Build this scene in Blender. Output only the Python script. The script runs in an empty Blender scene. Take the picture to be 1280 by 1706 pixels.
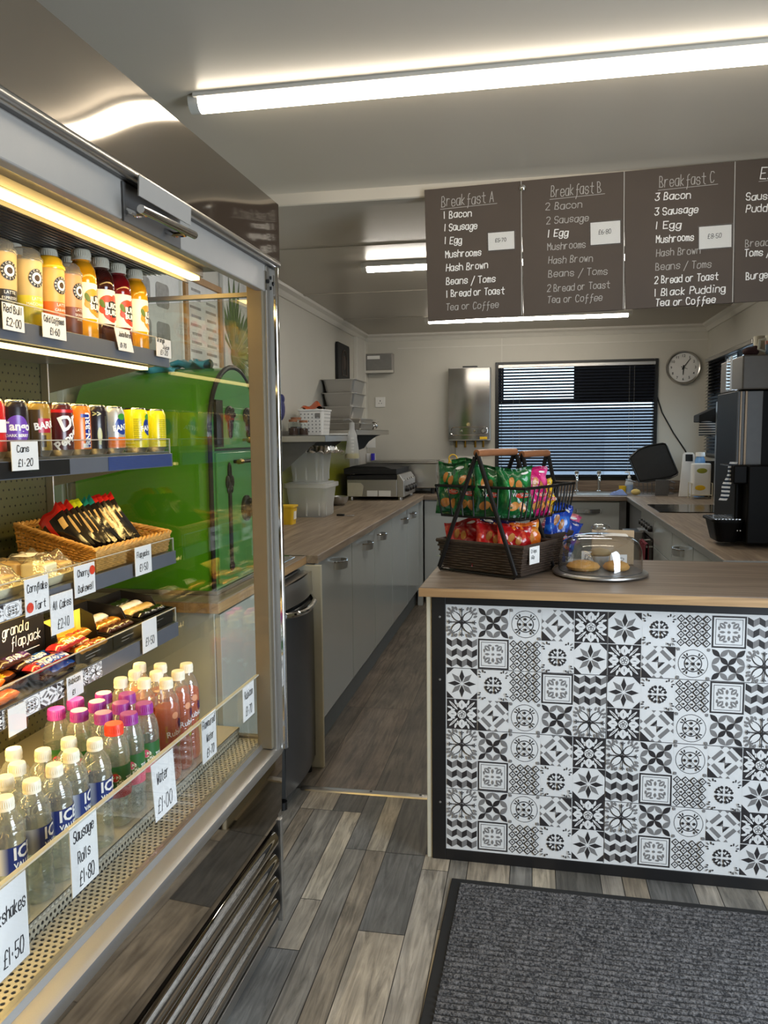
import bpy, bmesh, math, random
from mathutils import Vector, Matrix
sc = bpy.context.scene
COL = sc.collection
PI = math.pi
random.seed(7)
def R(d): return math.radians(d)
def s2l(c): return tuple(((x/255)/12.92 if x/255 <= .04045 else ((x/255+.055)/1.055)**2.4) for x in c)

# ---------------------------------------------------------------- camera
cam = bpy.data.objects.new('camera', bpy.data.cameras.new('camera')); COL.objects.link(cam)
_ya, _pi, _ro = R(10.5566), R(5.46776), R(-.53445)
_f = Vector((-math.sin(_ya)*math.cos(_pi), math.cos(_ya)*math.cos(_pi), -math.sin(_pi)))
_r = Vector((math.cos(_ya), math.sin(_ya), 0)); _u = _r.cross(_f)
_r2 = math.cos(_ro)*_r + math.sin(_ro)*_u; _u2 = -math.sin(_ro)*_r + math.cos(_ro)*_u
cam.matrix_world = Matrix(((_r2.x,_u2.x,-_f.x,0),(_r2.y,_u2.y,-_f.y,0),(_r2.z,_u2.z,-_f.z,1.42),(0,0,0,1)))
cam.data.sensor_fit = 'VERTICAL'; cam.data.sensor_height = 24; cam.data.lens = 24*1321.9/1706
cam.data.clip_start = .02
sc.camera = cam
# ---------------------------------------------------------------- world, exposure, daylight
w = bpy.data.worlds.new('sky'); sc.world = w; w.use_nodes = True
bg = w.node_tree.nodes['Background']; bg.inputs[0].default_value = (.66,.82,1.0,1); bg.inputs[1].default_value = 2.6
vs = sc.view_settings; vs.view_transform = 'Standard'; vs.look = 'None'; vs.gamma = 1; vs.use_curve_mapping = False
vs.exposure = 0.15
sc.cycles.transparent_max_bounces = 40; sc.cycles.max_bounces = 12; sc.cycles.diffuse_bounces = 5
sc.cycles.glossy_bounces = 5; sc.cycles.caustics_reflective = False; sc.cycles.caustics_refractive = False
sc.cycles.sample_clamp_indirect = 4
LAMP1, LAMP23, FRIDGE_E, DOOR_W = 15, 38, 13, 54
def area(name, loc, target, sx, sy, power, col):
    l = bpy.data.lights.new(name,'AREA'); l.shape='RECTANGLE'; l.size=sx; l.size_y=sy; l.energy=power; l.color=col
    o = bpy.data.objects.new(name,l); COL.objects.link(o); o.location=loc
    o.rotation_euler = (Vector(target)-Vector(loc)).to_track_quat('-Z','Y').to_euler(); return o
area('door_daylight', (1.50,1.15,1.15), (0,1.3,.75), .95, 1.9, DOOR_W, (.77,.88,1.0))

# ---------------------------------------------------------------- helpers
class MB:
    def __init__(s): s.v=[]; s.f=[]; s.m=[]
    def add(s, vs_, fs, m=0):
        b=len(s.v); s.v += [tuple(p) for p in vs_]
        for f in fs: s.f.append([b+i for i in f]); s.m.append(m)
    def poly(s, pts, m=0): s.add(pts,[range(len(pts))],m)
    def box(s,x0,x1,y0,y1,z0,z1,m=0):
        s.add([(x0,y0,z0),(x1,y0,z0),(x1,y1,z0),(x0,y1,z0),(x0,y0,z1),(x1,y0,z1),(x1,y1,z1),(x0,y1,z1)],
              [(0,3,2,1),(4,5,6,7),(0,1,5,4),(1,2,6,5),(2,3,7,6),(3,0,4,7)],m); return s
    def tube(s,pts,r,n=8,m=0,closed=False,caps=True):
        P=[Vector(p) for p in pts]; k=len(P); rs=r if isinstance(r,(list,tuple)) else [r]*k
        rings=[]; up=None
        for i in range(k):
            a=P[(i-1)%k] if (closed or i>0) else P[i]; c=P[(i+1)%k] if (closed or i<k-1) else P[i]
            t=(c-a).normalized()
            if up is None:
                up=Vector((0,0,1)) if abs(t.z)<.9 else Vector((1,0,0))
            x=t.cross(up); x=x.normalized() if x.length>1e-6 else t.orthogonal().normalized()
            y=x.cross(t).normalized(); up=y
            rings.append([P[i]+rs[i]*(math.cos(2*PI*j/n)*x+math.sin(2*PI*j/n)*y) for j in range(n)])
        vv=[p for q in rings for p in q]; ff=[]
        for i in range(k if closed else k-1):
            i2=(i+1)%k
            for j in range(n): ff.append((i*n+j,i*n+(j+1)%n,i2*n+(j+1)%n,i2*n+j))
        if caps and not closed: ff.append(tuple(range(n))[::-1]); ff.append(tuple((k-1)*n+j for j in range(n)))
        s.add(vv,ff,m); return s
    def lathe(s,prof,n=24,c=(0,0,0),m=0,cap0=True,cap1=True):
        k=len(prof); vv=[]
        for (r,z) in prof:
            for j in range(n):
                a=2*PI*j/n; vv.append((c[0]+r*math.cos(a),c[1]+r*math.sin(a),c[2]+z))
        b=len(s.v); s.v+=vv
        for i in range(k-1):
            mm=m[i] if isinstance(m,(list,tuple)) else m
            for j in range(n):
                s.f.append([b+i*n+j,b+i*n+(j+1)%n,b+(i+1)*n+(j+1)%n,b+(i+1)*n+j]); s.m.append(mm)
        m0=m[0] if isinstance(m,(list,tuple)) else m; m1=m[-1] if isinstance(m,(list,tuple)) else m
        if cap0 and prof[0][0]>1e-6: s.f.append([b+j for j in range(n)][::-1]); s.m.append(m0)
        if cap1 and prof[-1][0]>1e-6: s.f.append([b+(k-1)*n+j for j in range(n)]); s.m.append(m1)
        return s
    def prism(s,pts,axis,a,b,m=0):
        n=len(pts)
        def P(p,t): return {'x':(t,p[0],p[1]),'y':(p[0],t,p[1]),'z':(p[0],p[1],t)}[axis]
        s.add([P(p,a) for p in pts]+[P(p,b) for p in pts],
              [tuple(range(n))[::-1],tuple(range(n,2*n))]+[(i,(i+1)%n,n+(i+1)%n,n+i) for i in range(n)],m); return s
    def grid(s,fn,nu,nv,m=0,cu=False,cv=False):
        a=nu if cu else nu+1; b=nv if cv else nv+1
        vv=[fn(i/nu,j/nv) for i in range(a) for j in range(b)]; ff=[]
        for i in range(nu):
            for j in range(nv):
                i2=(i+1)%a; j2=(j+1)%b
                ff.append((i*b+j,i2*b+j,i2*b+j2,i*b+j2))
        s.add(vv,ff,m); return s
    def rbox(s,x0,x1,y0,y1,z0,z1,r,m=0,n=4,taper=0):
        def ring(i):
            pts=[]
            for cx,cy,a0 in ((x1-i-r,y1-i-r,0),(x0+i+r,y1-i-r,90),(x0+i+r,y0+i+r,180),(x1-i-r,y0+i+r,270)):
                for k in range(n+1): a=R(a0+90*k/n); pts.append((cx+r*math.cos(a),cy+r*math.sin(a)))
            return pts
        A=ring(taper); B=ring(0); k=len(A)
        s.add([(p[0],p[1],z0) for p in A]+[(p[0],p[1],z1) for p in B],
              [tuple(range(k))[::-1],tuple(range(k,2*k))]+[(i,(i+1)%k,k+(i+1)%k,k+i) for i in range(k)],m); return s
    def ball(s,c,rx,ry,rz,m=0,n=12,k=8):
        s.lathe([(max(1e-5,math.sin(PI*i/k)),-math.cos(PI*i/k)) for i in range(k+1)],n,m=m,cap0=False,cap1=False)
        t=n*(k+1)
        for i in range(len(s.v)-t,len(s.v)):
            x,y,z=s.v[i]; s.v[i]=(c[0]+x*rx,c[1]+y*ry,c[2]+z*rz)
        return s
    def xf(s,M,start=0):
        for i in range(start,len(s.v)): s.v[i]=tuple(M@Vector(s.v[i]))
        return s
    def build(s,name,mats,parent=None,bevel=0,ang=35,loc=None,fix=True):
        me=bpy.data.meshes.new(name); me.from_pydata(s.v,[],s.f)
        if not isinstance(mats,(list,tuple)): mats=[mats]
        for q in mats: me.materials.append(q)
        me.polygons.foreach_set('material_index',s.m)
        if fix:
            bm=bmesh.new(); bm.from_mesh(me); bmesh.ops.recalc_face_normals(bm,faces=bm.faces); bm.to_mesh(me); bm.free()
        if bevel==0 and ang:
            me.polygons.foreach_set('use_smooth',[True]*len(me.polygons)); me.set_sharp_from_angle(angle=R(ang))
        me.update(); o=bpy.data.objects.new(name,me); COL.objects.link(o)
        if bevel:
            b=o.modifiers.new('bevel','BEVEL'); b.width=bevel; b.segments=2; b.limit_method='ANGLE'; b.angle_limit=R(40)
        if parent: o.parent=parent
        if loc: o.location=loc
        return o
def tag(o,label=None,cat=None,group=None,kind=None):
    for k,v in (('label',label),('category',cat),('group',group),('kind',kind)):
        if v: o[k]=v
    return o
def thing(name,label,cat,loc=(0,0,0),rotz=0,group=None,rot=None):
    o=bpy.data.objects.new(name,None); COL.objects.link(o); o.location=loc
    o.rotation_euler=rot if rot else (0,0,rotz); o.empty_display_size=.05
    return tag(o,label,cat,group)
def struct(o): o['kind']='structure'; return o
KIDS={}
def dup(root,loc=None,rotz=None,label=None,group=None,rot=None):
    r=root.copy(); COL.objects.link(r)
    if loc is not None: r.location=loc
    if rotz is not None: r.rotation_euler=(0,0,rotz)
    if rot is not None: r.rotation_euler=rot
    if label: r['label']=label
    if group: r['group']=group
    for ch in list(root.children):
        c=ch.copy(); COL.objects.link(c); c.parent=r
        for g in list(ch.children):
            d=g.copy(); COL.objects.link(d); d.parent=c
    return r

# ---------------------------------------------------------------- materials
def nt(name):
    m=bpy.data.materials.new(name); m.use_nodes=True; t=m.node_tree; return m,t,t.nodes,t.links
def mat(name,col,rough=.5,metal=0,var=.06,scale=30,stretch=(1,1,1),bump=0,bscale=120,coat=0,emit=0,ecol=None,spec=.5,trans=0,alpha=1):
    m,t,N,L=nt(name); p=N['Principled BSDF']; c=s2l(col)
    tc=N.new('ShaderNodeTexCoord'); mp=N.new('ShaderNodeMapping'); mp.inputs['Scale'].default_value=stretch
    L.new(tc.outputs['Object'],mp.inputs[0])
    no=N.new('ShaderNodeTexNoise'); no.inputs['Scale'].default_value=scale; no.inputs['Detail'].default_value=4
    L.new(mp.outputs[0],no.inputs['Vector'])
    mx=N.new('ShaderNodeMix'); mx.data_type='RGBA'
    mx.inputs[6].default_value=tuple(x*(1-var*2) for x in c)+(1,); mx.inputs[7].default_value=tuple(min(1,x*(1+var*2)) for x in c)+(1,)
    L.new(no.outputs['Fac'],mx.inputs[0]); L.new(mx.outputs[2],p.inputs['Base Color'])
    p.inputs['Roughness'].default_value=rough; p.inputs['Metallic'].default_value=metal; p.inputs['Specular IOR Level'].default_value=spec
    p.inputs['Coat Weight'].default_value=coat; p.inputs['Coat Roughness'].default_value=.08
    p.inputs['Transmission Weight'].default_value=trans; p.inputs['Alpha'].default_value=alpha
    if bump:
        nb=N.new('ShaderNodeTexNoise'); nb.inputs['Scale'].default_value=bscale; nb.inputs['Detail'].default_value=3
        L.new(mp.outputs[0],nb.inputs['Vector'])
        b=N.new('ShaderNodeBump'); b.inputs['Strength'].default_value=bump; b.inputs['Distance'].default_value=.003
        L.new(nb.outputs['Fac'],b.inputs['Height']); L.new(b.outputs[0],p.inputs['Normal'])
    if emit:
        p.inputs['Emission Color'].default_value=(tuple(ecol) if ecol else c)+(1,); p.inputs['Emission Strength'].default_value=emit
    return m
def glass(name,tint=(1,1,1),refl=.9,rough=.02,milk=0,milkcol=(.9,.9,.85),bump=0,bscale=60,base=.0,stretch=(1,1,1)):
    """thin clear sheet or shell: transparent + fresnel gloss (+ a milky share)"""
    m,t,N,L=nt(name); out=N['Material Output']; N.remove(N['Principled BSDF'])
    tr=N.new('ShaderNodeBsdfTransparent'); tr.inputs[0].default_value=tuple(tint)+(1,)
    gl=N.new('ShaderNodeBsdfGlossy'); gl.inputs['Roughness'].default_value=rough
    fr=N.new('ShaderNodeFresnel'); ge=N.new('ShaderNodeNewGeometry'); io=N.new('ShaderNodeMapRange')
    io.inputs[3].default_value=1.45; io.inputs[4].default_value=1/1.45; L.new(ge.outputs['Backfacing'],io.inputs[0]); L.new(io.outputs[0],fr.inputs[0])  # both faces of a thin sheet reflect alike
    mu=N.new('ShaderNodeMath'); mu.operation='MULTIPLY_ADD'; mu.inputs[1].default_value=refl; mu.inputs[2].default_value=base; L.new(fr.outputs[0],mu.inputs[0])
    m1=N.new('ShaderNodeMixShader'); L.new(mu.outputs[0],m1.inputs[0]); L.new(tr.outputs[0],m1.inputs[1]); L.new(gl.outputs[0],m1.inputs[2])
    if bump:
        tc=N.new('ShaderNodeTexCoord'); mp=N.new('ShaderNodeMapping'); mp.inputs['Scale'].default_value=stretch; L.new(tc.outputs['Object'],mp.inputs[0])
        nb=N.new('ShaderNodeTexNoise'); nb.inputs['Scale'].default_value=bscale; L.new(mp.outputs[0],nb.inputs['Vector'])
        b=N.new('ShaderNodeBump'); b.inputs['Strength'].default_value=bump; b.inputs['Distance'].default_value=.004
        L.new(nb.outputs['Fac'],b.inputs['Height']); L.new(b.outputs[0],gl.inputs['Normal']); L.new(b.outputs[0],fr.inputs['Normal'])
    last=m1
    if milk:
        df=N.new('ShaderNodeBsdfDiffuse'); df.inputs[0].default_value=tuple(milkcol)+(1,)
        tl=N.new('ShaderNodeBsdfTranslucent'); tl.inputs[0].default_value=tuple(milkcol)+(1,)
        a=N.new('ShaderNodeMixShader'); a.inputs[0].default_value=.5; L.new(df.outputs[0],a.inputs[1]); L.new(tl.outputs[0],a.inputs[2])
        m2=N.new('ShaderNodeMixShader'); m2.inputs[0].default_value=milk; L.new(m1.outputs[0],m2.inputs[1]); L.new(a.outputs[0],m2.inputs[2]); last=m2
    L.new(last.outputs[0],out.inputs[0]); return m
def wood(name,c1,c2,axis='x',rough=.45,scale=1,bump=.15):
    m,t,N,L=nt(name); p=N['Principled BSDF']
    tc=N.new('ShaderNodeTexCoord'); mp=N.new('ShaderNodeMapping')
    st={'x':(1.2,22,22),'y':(22,1.2,22),'z':(22,22,1.2)}[axis]; mp.inputs['Scale'].default_value=tuple(q*scale for q in st)
    L.new(tc.outputs['Object'],mp.inputs[0])
    n1=N.new('ShaderNodeTexNoise'); n1.inputs['Scale'].default_value=1.6; n1.inputs['Detail'].default_value=8; n1.inputs['Distortion'].default_value=1.2
    L.new(mp.outputs[0],n1.inputs['Vector'])
    cr=N.new('ShaderNodeValToRGB'); cr.color_ramp.elements[0].position=.3; cr.color_ramp.elements[1].position=.72
    cr.color_ramp.elements[0].color=s2l(c1)+(1,); cr.color_ramp.elements[1].color=s2l(c2)+(1,)
    L.new(n1.outputs['Fac'],cr.inputs[0]); L.new(cr.outputs[0],p.inputs['Base Color']); p.inputs['Roughness'].default_value=rough
    b=N.new('ShaderNodeBump'); b.inputs['Strength'].default_value=bump; b.inputs['Distance'].default_value=.002
    L.new(n1.outputs['Fac'],b.inputs['Height']); L.new(b.outputs[0],p.inputs['Normal']); return m
def perforated(name,col,pitch,hole,rough=.35,metal=.8,see=False,hcol=(.004,.004,.004),ax=(0,2),stagger=True):
    """sheet with a staggered grid of round holes"""
    m,t,N,L=nt(name); p=N['Principled BSDF']; p.inputs['Metallic'].default_value=metal; p.inputs['Roughness'].default_value=rough
    tc=N.new('ShaderNodeTexCoord'); sp=N.new('ShaderNodeSeparateXYZ'); L.new(tc.outputs['Object'],sp.inputs[0])
    def mth(op,a,b=None):
        q=N.new('ShaderNodeMath'); q.operation=op
        for i,x in enumerate((a,b)):
            if x is None: continue
            if isinstance(x,(int,float)): q.inputs[i].default_value=x
            else: L.new(x,q.inputs[i])
        return q.outputs[0]
    u=mth('DIVIDE',sp.outputs[ax[0]],pitch); v=mth('DIVIDE',sp.outputs[ax[1]],pitch)
    if stagger:
        row=mth('FLOOR',v); half=mth('MULTIPLY',mth('MODULO',mth('ABSOLUTE',row),2),.5); u=mth('ADD',u,half)
    fu=mth('SUBTRACT',mth('FRACT',u),.5); fv=mth('SUBTRACT',mth('FRACT',v),.5)
    d=mth('SQRT',mth('ADD',mth('MULTIPLY',fu,fu),mth('MULTIPLY',fv,fv)))
    h=mth('LESS_THAN',d,hole)
    mx=N.new('ShaderNodeMix'); mx.data_type='RGBA'; mx.inputs[6].default_value=s2l(col)+(1,); mx.inputs[7].default_value=tuple(hcol)+(1,)
    L.new(h,mx.inputs[0]); L.new(mx.outputs[2],p.inputs['Base Color'])
    if see: L.new(mth('SUBTRACT',1,h),p.inputs['Alpha'])
    else: L.new(mth('MULTIPLY',mth('SUBTRACT',1,h),metal),p.inputs['Metallic'])
    return m
M={}
def D(k,*a,**kw): M[k]=mat(k,*a,**kw); return M[k]
D('ceiling',(184,176,162),.32,var=.015,scale=6,bump=.03,bscale=40)
D('wall',(200,196,184),.55,var=.02,scale=5,bump=.04,bscale=60)
D('trimwhite',(214,210,200),.35,var=.02)
D('lamp',(255,250,240),.5,emit=LAMP1,ecol=(1,.88,.70))
D('lampk',(255,250,240),.5,emit=LAMP23,ecol=(1,.93,.82))
D('led',(255,230,150),.5,emit=FRIDGE_E,ecol=(1,.66,.20))
D('ledsoft',(255,230,150),.5,emit=FRIDGE_E*.25,ecol=(1,.72,.28))
D('steel',(196,193,188),.30,1,var=.03,scale=40,stretch=(1,1,30))
D('brushed',(188,185,180),.40,1,var=.06,scale=60,stretch=(30,30,1))
D('chrome',(215,213,210),.07,1,var=.01)
D('mirrorsteel',(176,168,158),.035,1,var=.02,scale=3,bump=.015,bscale=2.2)
D('canopysteel',(178,170,160),.06,1,var=.03,scale=3,bump=.04,bscale=1.6); D('satin',(206,202,190),.42,.25,var=.03,scale=20)
D('header',(154,149,142),.35,.1,var=.02)
D('headerdark',(92,90,88),.4,.3,var=.03)
D('black',(18,18,18),.4,var=.2); D('blackgloss',(12,12,12),.12,var=.2); D('blackplastic',(10,9,8),.45,var=.2,spec=.12); D('warmgrey',(104,98,90),.45,.1); D('chip',(196,128,58),.35,var=.2,scale=60,coat=.4); D('poststrip',(124,114,94),.45,.4,var=.03); D('blackmatte',(28,27,26),.75,var=.2)
D('blackwood',(22,21,22),.45,var=.15,scale=20)
D('white',(235,233,228),.4,var=.01); D('card',(243,241,236),.6,var=.01); D('ink',(25,24,30),.7,var=.1)
D('grey',(128,126,122),.5); D('cream',(205,198,176),.5,var=.03); D('railgrey',(96,100,108),.3,.2,var=.03)
D('kgrey',(182,186,184),.14,var=.015,scale=4,coat=.3); D('kplinth',(105,112,114),.4)
D('dishgrey',(74,74,74),.32,.6,var=.04,scale=50,stretch=(20,20,1))
D('rubber',(22,22,23),.7); D('greenenamel',(88,156,26),.22,var=.05,scale=6,coat=.5); D('greenfront',(70,128,62),.3,var=.06,scale=8,coat=.3)
D('iron',(26,23,22),.5,.4,var=.2,bump=.4,bscale=90); D('brass',(190,150,70),.25,1)
D('board',(74,63,54),.7,var=.06,scale=8); D('chalk',(232,230,226),.9,var=.03); D('chalkdim',(172,168,162),.9,var=.06)
D('tilewhite',(228,228,226),.3,var=.02,scale=60); D('tileblack',(50,47,48),.35,var=.08,scale=80); D('tilegrey',(128,126,125),.35,var=.06,scale=80)
D('slat',(46,50,60),.20,.4,var=.05); D('winframe',(30,29,28),.4)
D('wicker',(196,146,74),.55,var=.2,scale=60,bump=.3); D('wickerdark',(66,52,42),.6,var=.25,scale=80,bump=.4)
D('rackmetal',(30,27,25),.45,.5,var=.1); D('handlewood',(150,98,64),.45,var=.12,scale=20,stretch=(1,1,1))
D('capwhite',(238,232,210),.45,var=.01); D('cappurple',(146,48,142),.4,var=.03); D('capred',(232,66,38),.4,var=.03)
D('blue',(38,62,128),.4); D('bluelabel',(36,60,124),.4,var=.05); D('teal',(60,150,170),.5,var=.12,scale=25,bump=.2)
D('foil',(236,235,233),.28,1,bump=.9,bscale=60); D('yellow',(240,196,40),.45); D('redcloth',(110,22,36),.9,var=.15,bump=.5)
D('cookie',(214,160,84),.8,var=.12,scale=40,bump=.4,bscale=60); D('choc',(58,34,22),.6)
D('cardboard',(198,172,138),.8); D('bluecloth',(120,140,190),.9,bump=.5); D('sponge',(214,190,120),.95,bump=.6)
D('olive',(150,150,48),.25,var=.05,scale=4,coat=.3); D('plantgreen',(84,108,40),.6,var=.2); D('hedge',(40,60,30),.9,var=.4)
D('frameoak',(170,128,78),.5,var=.1,scale=30); D('posterwhite',(222,220,214),.6); D('postergrey',(150,146,140),.6,var=.2,scale=50)
D('oilyellow',(200,180,40),.2,trans=.3); D('outwall',(150,156,168),.9); D('outground',(180,180,178),.9); D('plastgrey',(96,96,96),.4); D('beige',(188,160,110),.6)
M['worktop']=wood('worktop',(102,87,74),(150,133,116),'x'); M['worktopY']=wood('worktopY',(116,100,84),(164,146,126),'y')
M['worktopedge']=wood('worktopedge',(150,116,78),(198,160,112),'x'); M['worktopedgeY']=wood('worktopedgeY',(150,116,78),(198,160,112),'y')
M['glass']=glass('glass',(.96,.985,.97),refl=1.0); M['endglass']=glass('endglass',(.95,.96,.9),refl=1.2,base=.05)
M['acrylic']=glass('acrylic',(.95,.96,.95),refl=1.0,base=.02); M['acrylicedge']=glass('acrylicedge',(.8,.8,.7),refl=1,milk=.55)
M['pet']=glass('pet',(.93,.96,.95),refl=2.2,rough=.05,milk=.12,bump=.8,bscale=40,base=.04,stretch=(.5,.5,2.2)); M['water']=glass('water',(.95,.985,.98),refl=1.2,milk=.05,bump=.5,bscale=30)
M['pinkdrink']=glass('pinkdrink',(.82,.20,.05),refl=.7,milk=.6,milkcol=(.92,.22,.03))
M['wrap']=glass('wrap',(.98,.97,.95),refl=1.5,rough=.08,milk=.06,bump=1.0,bscale=45,base=.05); M['milky']=glass('milky',(.985,.99,.99),refl=.8,rough=.2,milk=.5,milkcol=(.95,.96,.96))
M['domeglass']=glass('domeglass',(.88,.89,.90),refl=1.8,base=.08); M['sleeve']=glass('sleeve',(.97,.97,.97),refl=1,base=.03)
M['perf']=perforated('perf',(104,102,72),.022,.13,rough=.45,metal=.3,ax=(1,2)); M['grille']=perforated('grille',(212,206,190),.0125,.30,rough=.4,metal=.35,see=True,ax=(0,1)); M['grillev']=perforated('grillev',(190,184,168),.012,.3,rough=.4,metal=.35,see=True,ax=(1,2))
# ---------------------------------------------------------------- lettering
_TC={}
def glyphs(s,size,slice_w=0,bold=0):
    """printed lettering as flat triangles centred on the origin"""
    key=(s,size,slice_w,bold)
    if key in _TC: return _TC[key]
    cu=bpy.data.curves.new('lettering','FONT'); cu.body=s; cu.size=size; cu.align_x='CENTER'; cu.align_y='CENTER'; cu.resolution_u=2; cu.offset=bold
    o=bpy.data.objects.new('lettering',cu); COL.objects.link(o)
    dg=bpy.context.evaluated_depsgraph_get(); dg.update(); me=o.evaluated_get(dg).to_mesh()
    bm=bmesh.new(); bm.from_mesh(me); o.evaluated_get(dg).to_mesh_clear()
    bpy.data.objects.remove(o); bpy.data.curves.remove(cu)
    if slice_w and bm.verts:
        xs=[v.co.x for v in bm.verts]; x=min(xs)+slice_w
        while x<max(xs):
            bmesh.ops.bisect_plane(bm,geom=bm.verts[:]+bm.edges[:]+bm.faces[:],plane_co=(x,0,0),plane_no=(1,0,0)); x+=slice_w
    bm.verts.index_update(); r=([(v.co.x,v.co.y) for v in bm.verts],[[v.index for v in f.verts] for f in bm.faces]); bm.free()
    _TC[key]=r; return r
def flat_text(mb,s,size,o,u,v,m=0,bold=0,sx=1):
    vs_,fs=glyphs(s,size,0,bold); o=Vector(o);u=Vector(u);v=Vector(v)
    mb.add([o+u*x*sx+v*y for x,y in vs_],fs,m)
def wrap_text(mb,s,size,rad,z,ang=0,m=0,rot=0,bold=0,sx=1):
    """lettering wrapped round an upright cylinder; rad may be a function of z"""
    vs_,fs=glyphs(s,size,.004,bold); c,t=math.cos(R(rot)),math.sin(R(rot)); out=[]
    for x,y in vs_:
        x*=sx; x,y=x*c-y*t,x*t+y*c; zz=z+y; r=rad(zz) if callable(rad) else rad
        a=R(ang)+x/r; out.append((r*math.cos(a),r*math.sin(a),zz))
    mb.add(out,fs,m)
def wrap_patch(mb,rad,a0,a1,z0,z1,m=0,n=10,shape=None,k=1):
    """a patch of label wrapped on a cylinder; shape(t) squeezes its width by height"""
    n=max(n,int(abs(a1-a0)/6))
    def fn(i,j):
        z=z0+(z1-z0)*j; r=rad(z) if callable(rad) else rad; s_=shape(j) if shape else 1
        a=R((a0+a1)/2+(i-.5)*(a1-a0)*s_); return (r*math.cos(a),r*math.sin(a),z)
    mb.grid(fn,n,k,m)
def wrap_ell(mb,rad,ang,z,ra,rz,m=0,n=20,rot=0):
    pts=[]; c,t=math.cos(R(rot)),math.sin(R(rot))
    for i in range(n):
        x,y=ra*math.cos(2*PI*i/n),rz*math.sin(2*PI*i/n); x,y=x*c-y*t,x*t+y*c
        r=rad(z+y) if callable(rad) else rad; a=R(ang)+x/r; pts.append((r*math.cos(a),r*math.sin(a),z+y))
    r=rad(z) if callable(rad) else rad; k=max(1,int(max(ra,rz)/.005)); c0=(R(ang),z); allp=[]
    for q in range(k,0,-1):
        for (x,y,zz) in pts:
            a=math.atan2(y,x); da=(a-c0[0]+PI)%(2*PI)-PI; a2=c0[0]+da*q/k; z2=z+(zz-z)*q/k; rr=rad(z2) if callable(rad) else rad
            allp.append((rr*math.cos(a2),rr*math.sin(a2),z2))
    allp.append((r*math.cos(c0[0]),r*math.sin(c0[0]),z)); fs=[(j*n+i,j*n+(i+1)%n,(j+1)*n+(i+1)%n,(j+1)*n+i) for j in range(k-1) for i in range(n)]+[((k-1)*n+i,(k-1)*n+(i+1)%n,k*n) for i in range(n)]
    mb.add(allp,fs,m)
# handwriting: strokes on a 5 x 9 grid, y 2 is the base line
HW={'A':"02 28 42;14 34",'B':"02 08 28 37 36 25 05;25 34 43 32 02",'C':"47 38 18 06 04 12 32 43",'E':"48 08 02 42;05 35",'F':"02 08 48;05 35",'H':"02 08;42 48;05 45",
'M':"02 08 25 48 42",'O':"18 38 46 44 32 12 04 06 18",'P':"02 08 38 47 46 35 05",'R':"02 08 38 47 46 35 05;25 42",'S':"47 38 18 07 06 15 35 44 43 32 12 03",'T':"08 48;28 22",'J':"48 43 32 12 03",'W':"08 12 25 32 48",
'a':"46 16 05 03 12 32 46 42",'b':"08 02 32 43 45 36 16",'c':"45 36 16 05 03 12 32 43",'d':"48 42 12 03 05 16 36 45",'e':"04 44 45 36 16 05 03 12 32 43",'f':"48 38 27 22 10;15 45",
'g':"46 16 05 03 12 32 46 41 30 10 01",'h':"08 02;05 16 36 45 42",'i':"16 12;18 28",'j':"26 21 10 01",'k':"08 02;36 04 32",'l':"08 02",'m':"06 02;05 16 25 22;25 36 45 42",'n':"06 02;05 16 36 45 42",
'o':"16 36 45 43 32 12 03 05 16",'p':"06 00;05 16 36 45 43 32 12 03",'r':"06 02;04 16 36",'s':"45 36 16 05 14 34 43 32 12 03",'t':"28 23 32 42;06 46",'u':"06 03 12 32 43;46 42",'v':"06 22 46",'w':"06 12 25 32 46",'x':"06 42;46 02",'y':"06 03 12 42;46 41 30 10",'v':"06 22 46",
'1':"28 22",'2':"07 18 38 47 46 02 42",'3':"08 48 25 35 44 43 32 12 03",'4':"32 38 04 44",'5':"48 08 05 35 44 43 32 12 03",'6':"38 06 03 12 32 43 44 35 15 04",'7':"08 48 12",'8':"25 06 07 18 38 47 46 25 04 03 12 32 43 44 25",'0':"18 38 46 44 32 12 04 06 18",
'£':"47 38 28 17 13 02 42;05 35",'/':"00 48",'.':"24 25",'9':"32 46 47 38 18 07 06 15 35 46"}
def hand(mb,s,o,u,v,width,size,th,m=0,ang=0,jit=.25,rng=random.Random(3)):
    """handwritten line starting at o, base line along u; width fits the whole line"""
    o=Vector(o);u=Vector(u).normalized();v=Vector(v).normalized(); c,t=math.cos(R(ang)),math.sin(R(ang)); u,v=u*c+v*t,v*c-u*t
    n0=u.cross(v); qi=0
    adv=[3.2 if ch in ' ' else 3.4 if ch in '1lij.' else 5.6 for ch in s]; k=width/max(1,sum(adv)-1.2); h=size/6; x=0
    for ch,a in zip(s,adv):
        if ch in HW:
            dx=-1.5 if ch in '1.' else 0; dy=rng.uniform(-.3,.3); sl=rng.uniform(.0,.18)
            for st in HW[ch].split(';'):
                P=[]
                for q in st.split():
                    px,py=int(q[0])+rng.uniform(-jit,jit)*.5+dx,int(q[1])-2+dy+rng.uniform(-jit,jit)*.5
                    P.append(o+u*((x+px+py*sl)*k)+v*(py*h))
                for a0,b0 in zip(P,P[1:]):
                    d=(b0-a0)
                    if d.length<1e-7: continue
                    d=d.normalized(); nn=d.cross(u.cross(v)).normalized()*th/2; e=d*th*.4
                    up_=n0*(1.6e-5*(qi%14)); qi+=1
                    mb.poly([a0-e-nn+up_,b0+e-nn+up_,b0+e+nn+up_,a0-e+nn+up_],m)
        x+=a
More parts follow.
